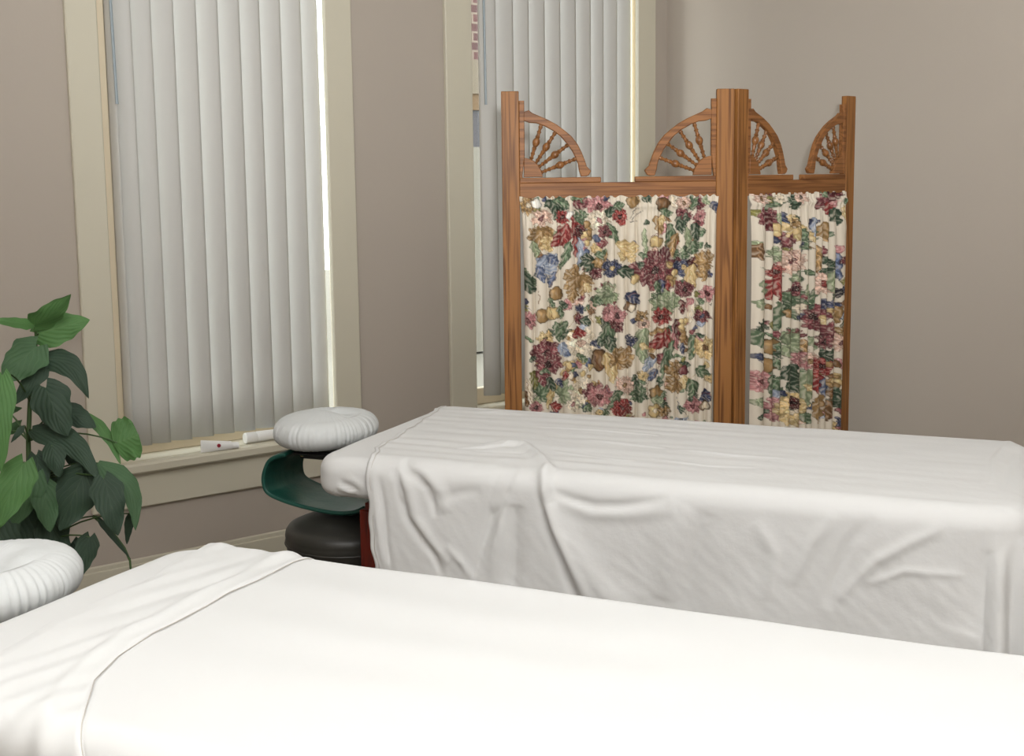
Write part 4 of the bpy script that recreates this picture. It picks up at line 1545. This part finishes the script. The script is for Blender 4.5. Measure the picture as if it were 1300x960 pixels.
# ------------------------------------------------------------------ green arm sling under the far cradle
ysl = -.150                                   # near edge plane of the sling, across the table
n_ = TF.mat.to_3x3() @ Vector((0, 1, 0))
OUT = [(362, 579), (352, 581), (341, 587), (335, 600), (334, 612), (338, 624), (350, 632), (370, 640), (398, 647), (425, 651), (448, 650), (462, 644)]
po = [TF.loc(on_plane(px, py, TF.w(0, ysl, 0), n_)) for px, py in OUT]
po = [(p.x, p.z) for p in po]
# resample smoothly
pts = []
for i in range(len(po) - 1):
    p_1 = po[max(i - 1, 0)]; p_2 = po[i]; p_3 = po[i + 1]; p_4 = po[min(i + 2, len(po) - 1)]
    for k in range(5):
        t_ = k / 5
        f = lambda a, b, c, d: .5 * ((2 * b) + (-a + c) * t_ + (2 * a - 5 * b + 4 * c - d) * t_ ** 2 + (-a + 3 * b - 3 * c + d) * t_ ** 3)
        pts.append((f(p_1[0], p_2[0], p_3[0], p_4[0]), f(p_1[1], p_2[1], p_3[1], p_4[1])))
pts.append(po[-1])
sl = thing('arm_sling', 'dark green vinyl arm sling hanging below the far face cradle', 'arm rest', tuple(TF.w(-TF.L / 2 - .12, 0, .52)), TF.rz)
WS = .205
ny2 = 26
vs = []
for i, (x, z) in enumerate(pts):
    a = pts[max(i - 1, 0)]; b = pts[min(i + 1, len(pts) - 1)]
    tx, tz = b[0] - a[0], b[1] - a[1]
    ln = math.hypot(tx, tz)
    nx1, nz1 = -tz / ln, tx / ln
    pad = smooth(np.array(.35), np.array(.6), np.array(i / len(pts)))
    for j in range(ny2):
        g = j / (ny2 - 1)
        e = math.sin(PI * g) ** .35
        wv = .0012 * math.sin(g * 9 + i * .12) + .0008 * math.sin(i * .3 + g * 6)
        hgt = (.004 + .004 * float(pad)) * e + wv
        vs.append(TF.w(x + nx1 * -hgt, ysl + WS * g, z + nz1 * -hgt))
F = grid_faces(len(pts), ny2)
so = link_mesh('sling_pad', vs, F, M['green'], sl, True, 180)
sd = so.modifiers.new('thickness', 'SOLIDIFY'); sd.thickness = .011; sd.offset = 0
ss = so.modifiers.new('round', 'BEVEL'); ss.width = .005; ss.segments = 3; ss.limit_method = 'ANGLE'
for g in (.03, .97):
    y = ysl + WS * g
    part('hanging_strap', MB().box(po[0][0] - .012, po[0][0] + .012, y - .002, y + .002, po[0][1] - .006, .695), M['blackm'], sl, 30, False) if False else None

# ------------------------------------------------------------------ rolling stool
sp = at_depth(444, 665, 3.50)
st = thing('rolling_stool', 'round black vinyl stool under the head of the far massage table', 'stool', (sp.x, sp.y, 0))
zt_ = .517
part('seat', MB().lathe([(.05, zt_ - .095), (.155, zt_ - .098), (.168, zt_ - .09), (.174, zt_ - .075), (.176, zt_ - .058), (.1785, zt_ - .052), (.1765, zt_ - .046), (.178, zt_ - .038),
                         (.176, zt_ - .026), (.168, zt_ - .014), (.150, zt_ - .006), (.11, zt_ + .001), (.05, zt_ + .005), (.005, zt_ + .006)], 64), M['black'], st, 60)
part('seat_piping', MB().lathe([(.1765, zt_ - .062), (.1800, zt_ - .0595), (.1765, zt_ - .057)], 64, None, False), M['black'], st, 180)
part('column', MB().lathe([(.03, zt_ - .12), (.03, zt_ - .10)], 20).lathe([(.014, .20), (.014, zt_ - .11)], 20).lathe([(.025, .085), (.025, .26)], 20), M['chrome'], st, 40)
for k in range(5):
    a = 2 * PI * k / 5 + .3
    mt_ = Matrix.Rotation(a, 4, 'Z')
    lg = part('leg', MB().tube([mt_ @ Vector((.0, 0, .10)), mt_ @ Vector((.10, 0, .085)), mt_ @ Vector((.185, 0, .062))], [.020, .016, .012], 10), M['chrome'], st, 50)
    part('caster', MB().lathe([(.020, -.011), (.024, -.008), (.024, .008), (.020, .011)], 18, mt_ @ Matrix.Translation((.185, 0, .0245)) @ Matrix.Rotation(PI / 2, 4, 'X'))
         .box(-.005, .005, -.004, .004, .04, .066, 0, mt_ @ Matrix.Translation((.185, 0, 0))), M['blackm'], lg, 40)
# ------------------------------------------------------------------ the plant
PD = 3.30
pc_ = at_depth(38, 600, PD)
pl = thing('potted_plant', 'tall broad-leaved green plant in front of the near window casing', 'potted plant', (pc_.x, pc_.y, 0))
part('pot', MB().lathe([(.105, 0), (.115, .01), (.145, .24), (.155, .26), (.155, .275), (.140, .275), (.132, .24), (.10, .05)], 40), M['pot'], pl, 50)
part('soil', MB().lathe([(.132, .235), (.09, .245), (.02, .25)], 32), M['soil'], pl, 60)


def leaf(px0, py0, px1, py1, wpx, mat, d0=0.0, d1=0.0, arch=.12, roll=0.0, fold=.18, wave=.05, lobe=.30, side=0.0, seed=0, blunt=False):
    """a leaf from its base to its tip; d0/d1 bring either end nearer or farther"""
    r = random.Random(seed * 13 + int(px0 * 7 + py1))
    a, b = at_depth(px0, py0, PD + d0), at_depth(px1, py1, PD + d1)
    ax = b - a
    L = ax.length
    view = ((a + b) / 2 - CAM).normalized()
    wd = ax.cross(view).normalized()
    nrm = wd.cross(ax).normalized()          # away from or towards the camera
    if nrm.dot(view) > 0:
        nrm = -nrm
    R_ = Matrix.Rotation(roll, 3, ax.normalized())
    wd, nrm = R_ @ wd, R_ @ nrm
    axn = ax.normalized()
    Wm = wpx * PD / FOC
    nu, nv = 22, 15
    vs, uvs = [], []
    ph = r.random() * 6
    for i in range(nu):
        t_ = i / (nu - 1)
        hw = Wm / 2 * min(1.0, ((t_ + .02) / .22) ** .55) * (1 - max(0, (t_ - .12) / .88) ** 1.7) ** .78 if t_ < 1 else 0
        if blunt:
            hw = Wm / 2 * max(0, 1 - (2 * t_ - 1) ** 4) ** .5
        hw = max(hw * (1 + .045 * math.sin(t_ * 24 + ph)), .0006)
        for j in range(nv):
            s_ = 2 * j / (nv - 1) - 1
            back = lobe * (1 - t_) ** 4 * abs(s_) ** 1.2 * Wm * .75
            along_ = t_ * L - back
            y = s_ * hw
            z = -fold * abs(y) + wave * Wm * math.sin(t_ * 11 + ph + s_ * 1.5) * abs(s_) ** 1.5
            z += arch * L * math.sin(PI * t_) 
            vs.append(a + axn * along_ + wd * (y + side * L * math.sin(PI * t_)) + nrm * z)
            uvs.append((t_, s_))
    F = grid_faces(nu, nv)
    o = link_mesh('leaf', vs, F, M[mat], pl, True, 180)
    uv = o.data.uv_layers.new(name='UVMap')
    for lp in o.data.loops:
        uv.data[lp.index].uv = uvs[lp.vertex_index]
    return a


LEAVES = [
    # px0, py0, px1, py1, width, material, options
    (44, 413, 90, 373, 36, 'leaf_b', dict(d0=-.02, d1=-.06, roll=.5, arch=.10)),
    (50, 424, 114, 406, 46, 'leaf_b', dict(d0=.0, d1=.02, roll=-.2, arch=.06)),
    (44, 413, -16, 406, 15, 'leaf_b', dict(d0=-.02, d1=-.12, roll=.2, arch=.05, lobe=.1)),
    (46, 440, 2, 486, 52, 'leaf_m', dict(d0=-.03, d1=-.08, roll=.3, arch=.06)),
    (56, 463, 19, 514, 27, 'leaf_d', dict(d0=-.01, d1=-.03, roll=.2, arch=.1)),
    (42, 455, 113, 506, 36, 'leaf_d', dict(d0=.0, d1=-.03, roll=-.1, arch=.06, side=.20, lobe=.1)),
    (58, 493, 86, 554, 52, 'leaf_d', dict(d0=-.05, d1=-.07, roll=.2, arch=.08)),
    (82, 520, 122, 543, 32, 'leaf_d', dict(d0=.0, d1=.0, roll=-.2, arch=.06)),
    (3, 476, 1, 600, 34, 'leaf_b', dict(d0=-.25, d1=-.27, roll=.3, arch=.06)),
    (6, 522, 28, 518, 12, 'leaf_m', dict(d0=.05, d1=.05, roll=.2, arch=.06, lobe=.1)),
    (8, 550, 28, 533, 14, 'leaf_m', dict(d0=.05, d1=.05, roll=.2, arch=.06, lobe=.1)),
    (40, 546, 126, 610, 36, 'leaf_d', dict(d0=-.04, d1=-.08, roll=-.1, arch=.06, side=.14, lobe=.1)),
    (30, 541, 14, 562, 9, 'leaf_d', dict(d0=-.04, d1=-.06, roll=.0, arch=.1, lobe=0)),
    (112, 526, 153, 589, 18, 'leaf_b', dict(d0=.03, d1=.02, roll=-.5, arch=.05, side=.05, lobe=.1)),
    (149, 562, 176, 552, 56, 'leaf_b', dict(d0=.02, d1=.04, roll=.0, arch=.05, lobe=.12, blunt=True)),
    (30, 588, -4, 672, 46, 'leaf_b', dict(d0=-.22, d1=-.25, roll=.25, arch=.06)),
    (44, 602, 14, 672, 42, 'leaf_m', dict(d0=-.08, d1=-.10, roll=.2, arch=.06)),
    (54, 612, 64, 676, 38, 'leaf_m', dict(d0=-.07, d1=-.09, roll=-.2, arch=.06)),
    (66, 566, 76, 606, 30, 'leaf_d', dict(d0=-.07, d1=-.08, roll=.2, arch=.08)),
    (46, 578, 58, 620, 30, 'leaf_d', dict(d0=-.05, d1=-.07, roll=.1, arch=.06)),
    (84, 560, 120, 612, 30, 'leaf_d', dict(d0=.02, d1=.0, roll=.1, arch=.06)),
    (106, 602, 76, 674, 60, 'leaf_d', dict(d0=-.05, d1=-.06, roll=.2, arch=.07)),
    (132, 608, 150, 680, 42, 'leaf_d', dict(d0=-.08, d1=-.10, roll=-.1, arch=.07)),
    (124, 588, 172, 674, 32, 'leaf_m', dict(d0=-.05, d1=-.07, roll=-.2, arch=.06, side=.18, lobe=.1)),
    (166, 652, 161, 691, 13, 'leaf_d', dict(d0=-.02, d1=-.02, roll=.3, arch=.06, lobe=.1)),
    (114, 682, 99, 736, 30, 'leaf_d', dict(d0=-.02, d1=-.03, roll=.1, arch=.06)),
    (20, 640, 30, 712, 50, 'leaf_d', dict(d0=-.03, d1=-.05, roll=.3, arch=.06)),
    (60, 650, 78, 722, 50, 'leaf_d', dict(d0=-.01, d1=-.02, roll=-.3, arch=.06)),
    (84, 620, 50, 690, 44, 'leaf_d', dict(d0=.04, d1=.02, roll=.3, arch=.06)),
    (0, 655, 4, 730, 50, 'leaf_d', dict(d0=-.10, d1=-.12, roll=.3, arch=.06)),
    (40, 690, 34, 760, 60, 'leaf_d', dict(d0=.0, d1=-.02, roll=.0, arch=.06)),
    (90, 690, 88, 750, 40, 'leaf_d', dict(d0=.03, d1=.02, roll=.4, arch=.06)),
    (70, 600, 76, 660, 34, 'leaf_d', dict(d0=.06, d1=.05, roll=-.4, arch=.06)),
    (100, 575, 128, 640, 26, 'leaf_d', dict(d0=.06, d1=.05, roll=-.2, arch=.06)),
    (122, 655, 166, 710, 8, 'leaf_d', dict(d0=.0, d1=.0, roll=.0, arch=.10, lobe=0)),
]
base = []
for i, (a, b, c, d, w_, mt_, kw) in enumerate(LEAVES):
    leaf(a, b, c, d, w_, mt_, seed=i, **kw)
    base.append((a, b, kw.get('d0', 0)))


def dp(px, py, d):
    return at_depth(px, py, PD + d)


soilp = Vector((pc_.x, pc_.y, .24))
main = [soilp, dp(40, 700, .0), dp(37, 620, .01), dp(36, 560, .02), dp(38, 510, .02), dp(42, 470, .02), dp(46, 440, .01), dp(46, 414, -.01)]
part('stem', MB().tube(main, [.012, .009, .0075, .0065, .006, .0048, .0038, .0022], 10), M['stem'], pl, 60, True)
joints = [(700, 40), (620, 37), (560, 36), (510, 38), (470, 42), (440, 46)]
for (bx, by_, bd) in base:
    js = [j for j in joints if j[0] >= by_ - 4] or joints[:1]
    jy, jx = min(js, key=lambda j: abs(j[0] - by_ - 25))
    p0_, p3_ = dp(jx, jy, .015), dp(bx, by_, bd)
    mid = (p0_ + p3_) / 2 + Vector((0, 0, .02 + .12 * (p3_ - p0_).length))
    curve = []
    for k in range(7):
        t_ = k / 6
        curve.append(p0_ * (1 - t_) ** 2 + mid * 2 * t_ * (1 - t_) + p3_ * t_ ** 2)
    part('leaf_stalk', MB().tube(curve, [.0030 - .0002 * k for k in range(7)], 6), M['stem'], pl, 60, True)
part('leaf_stalk', MB().tube([dp(118, 655, 0), dp(130, 664, 0), dp(147, 682, 0), dp(158, 696, 0), dp(165, 712, 0), dp(168, 745, 0)], [.004, .0055, .0045, .0035, .003, .002], 8), M['stem'], pl, 60, True)

# ------------------------------------------------------------------ lights
sky = bpy.data.worlds.new('sky')
scene.world = sky
sky.use_nodes = True
bg = sky.node_tree.nodes['Background']
bg.inputs[0].default_value = (.92, .96, 1.0, 1)
bg.inputs[1].default_value = 4.0



sun = bpy.data.lights.new('sun', 'SUN')
sun.energy = 1.1
sun.angle = math.radians(20)
sun.color = (1, .985, .96)
so_ = bpy.data.objects.new('sun', sun)
COL.objects.link(so_)
so_.rotation_euler = Vector((.88, -.40, -.28)).to_track_quat('-Z', 'Y').to_euler()


def ceiling_fill_light(x, y, watts, where, colr=(1, .98, .96)):  # unseen fixture, added as fill for the bounced flash
    p = W2(x, y)
    sx, sy = 1.15, .56
    t = thing('ceiling_fill_light', 'added rectangular fill light ' + where + ', above the top of the photo', 'ceiling light', (p[0], p[1], ZC - .07), 0, 'fill lights')
    part('housing', MB().box(-sx / 2 - .03, sx / 2 + .03, -sy / 2 - .03, sy / 2 + .03, .018, .07, .006), M['fitw'], t, 30)
    part('diffuser', MB().box(-sx / 2, sx / 2, -sy / 2, sy / 2, .004, .017, .003), M['diffuser'], t, 30)
    l = bpy.data.lights.new('fill_lamp', 'AREA')
    l.shape = 'RECTANGLE'
    l.size, l.size_y = sx, sy
    l.energy = watts
    l.color = colr
    o = bpy.data.objects.new('fill_lamp', l)
    COL.objects.link(o)
    o.location = (p[0], p[1], ZC - .075)


K = .62
for x, y, w_, where in ((-1.2, -.9, 60, 'behind the camera on its left'), (1.2, -.9, 60, 'behind the camera on its right'),
                        (-.8, 1.0, 22, 'over the head of the near table'), (1.0, .9, 22, 'over the foot of the near table')):
    ceiling_fill_light(x, y, w_ * K, where)

# the photographer's flash, tipped up at the ceiling
fl = bpy.data.lights.new('bounced_flash', 'SPOT')
fl.energy = 700
fl.spot_size = math.radians(125)
fl.spot_blend = 1.0
fl.shadow_soft_size = .06
fl.color = (.97, .985, 1.0)
fo = bpy.data.objects.new('bounced_flash', fl)
COL.objects.link(fo)
fo.location = W(.1, -.15, 1.65)
fo.rotation_euler = (W(.35, 1.35, ZC) - Vector(fo.location)).to_track_quat('-Z', 'Y').to_euler()

scene.view_settings.view_transform = 'Standard'
scene.view_settings.look = 'None'
scene.view_settings.gamma = 1
scene.view_settings.use_curve_mapping = False
scene.view_settings.exposure = 0.0
scene.cycles.max_bounces = 10
scene.cycles.diffuse_bounces = 6
scene.cycles.sample_clamp_indirect = 6
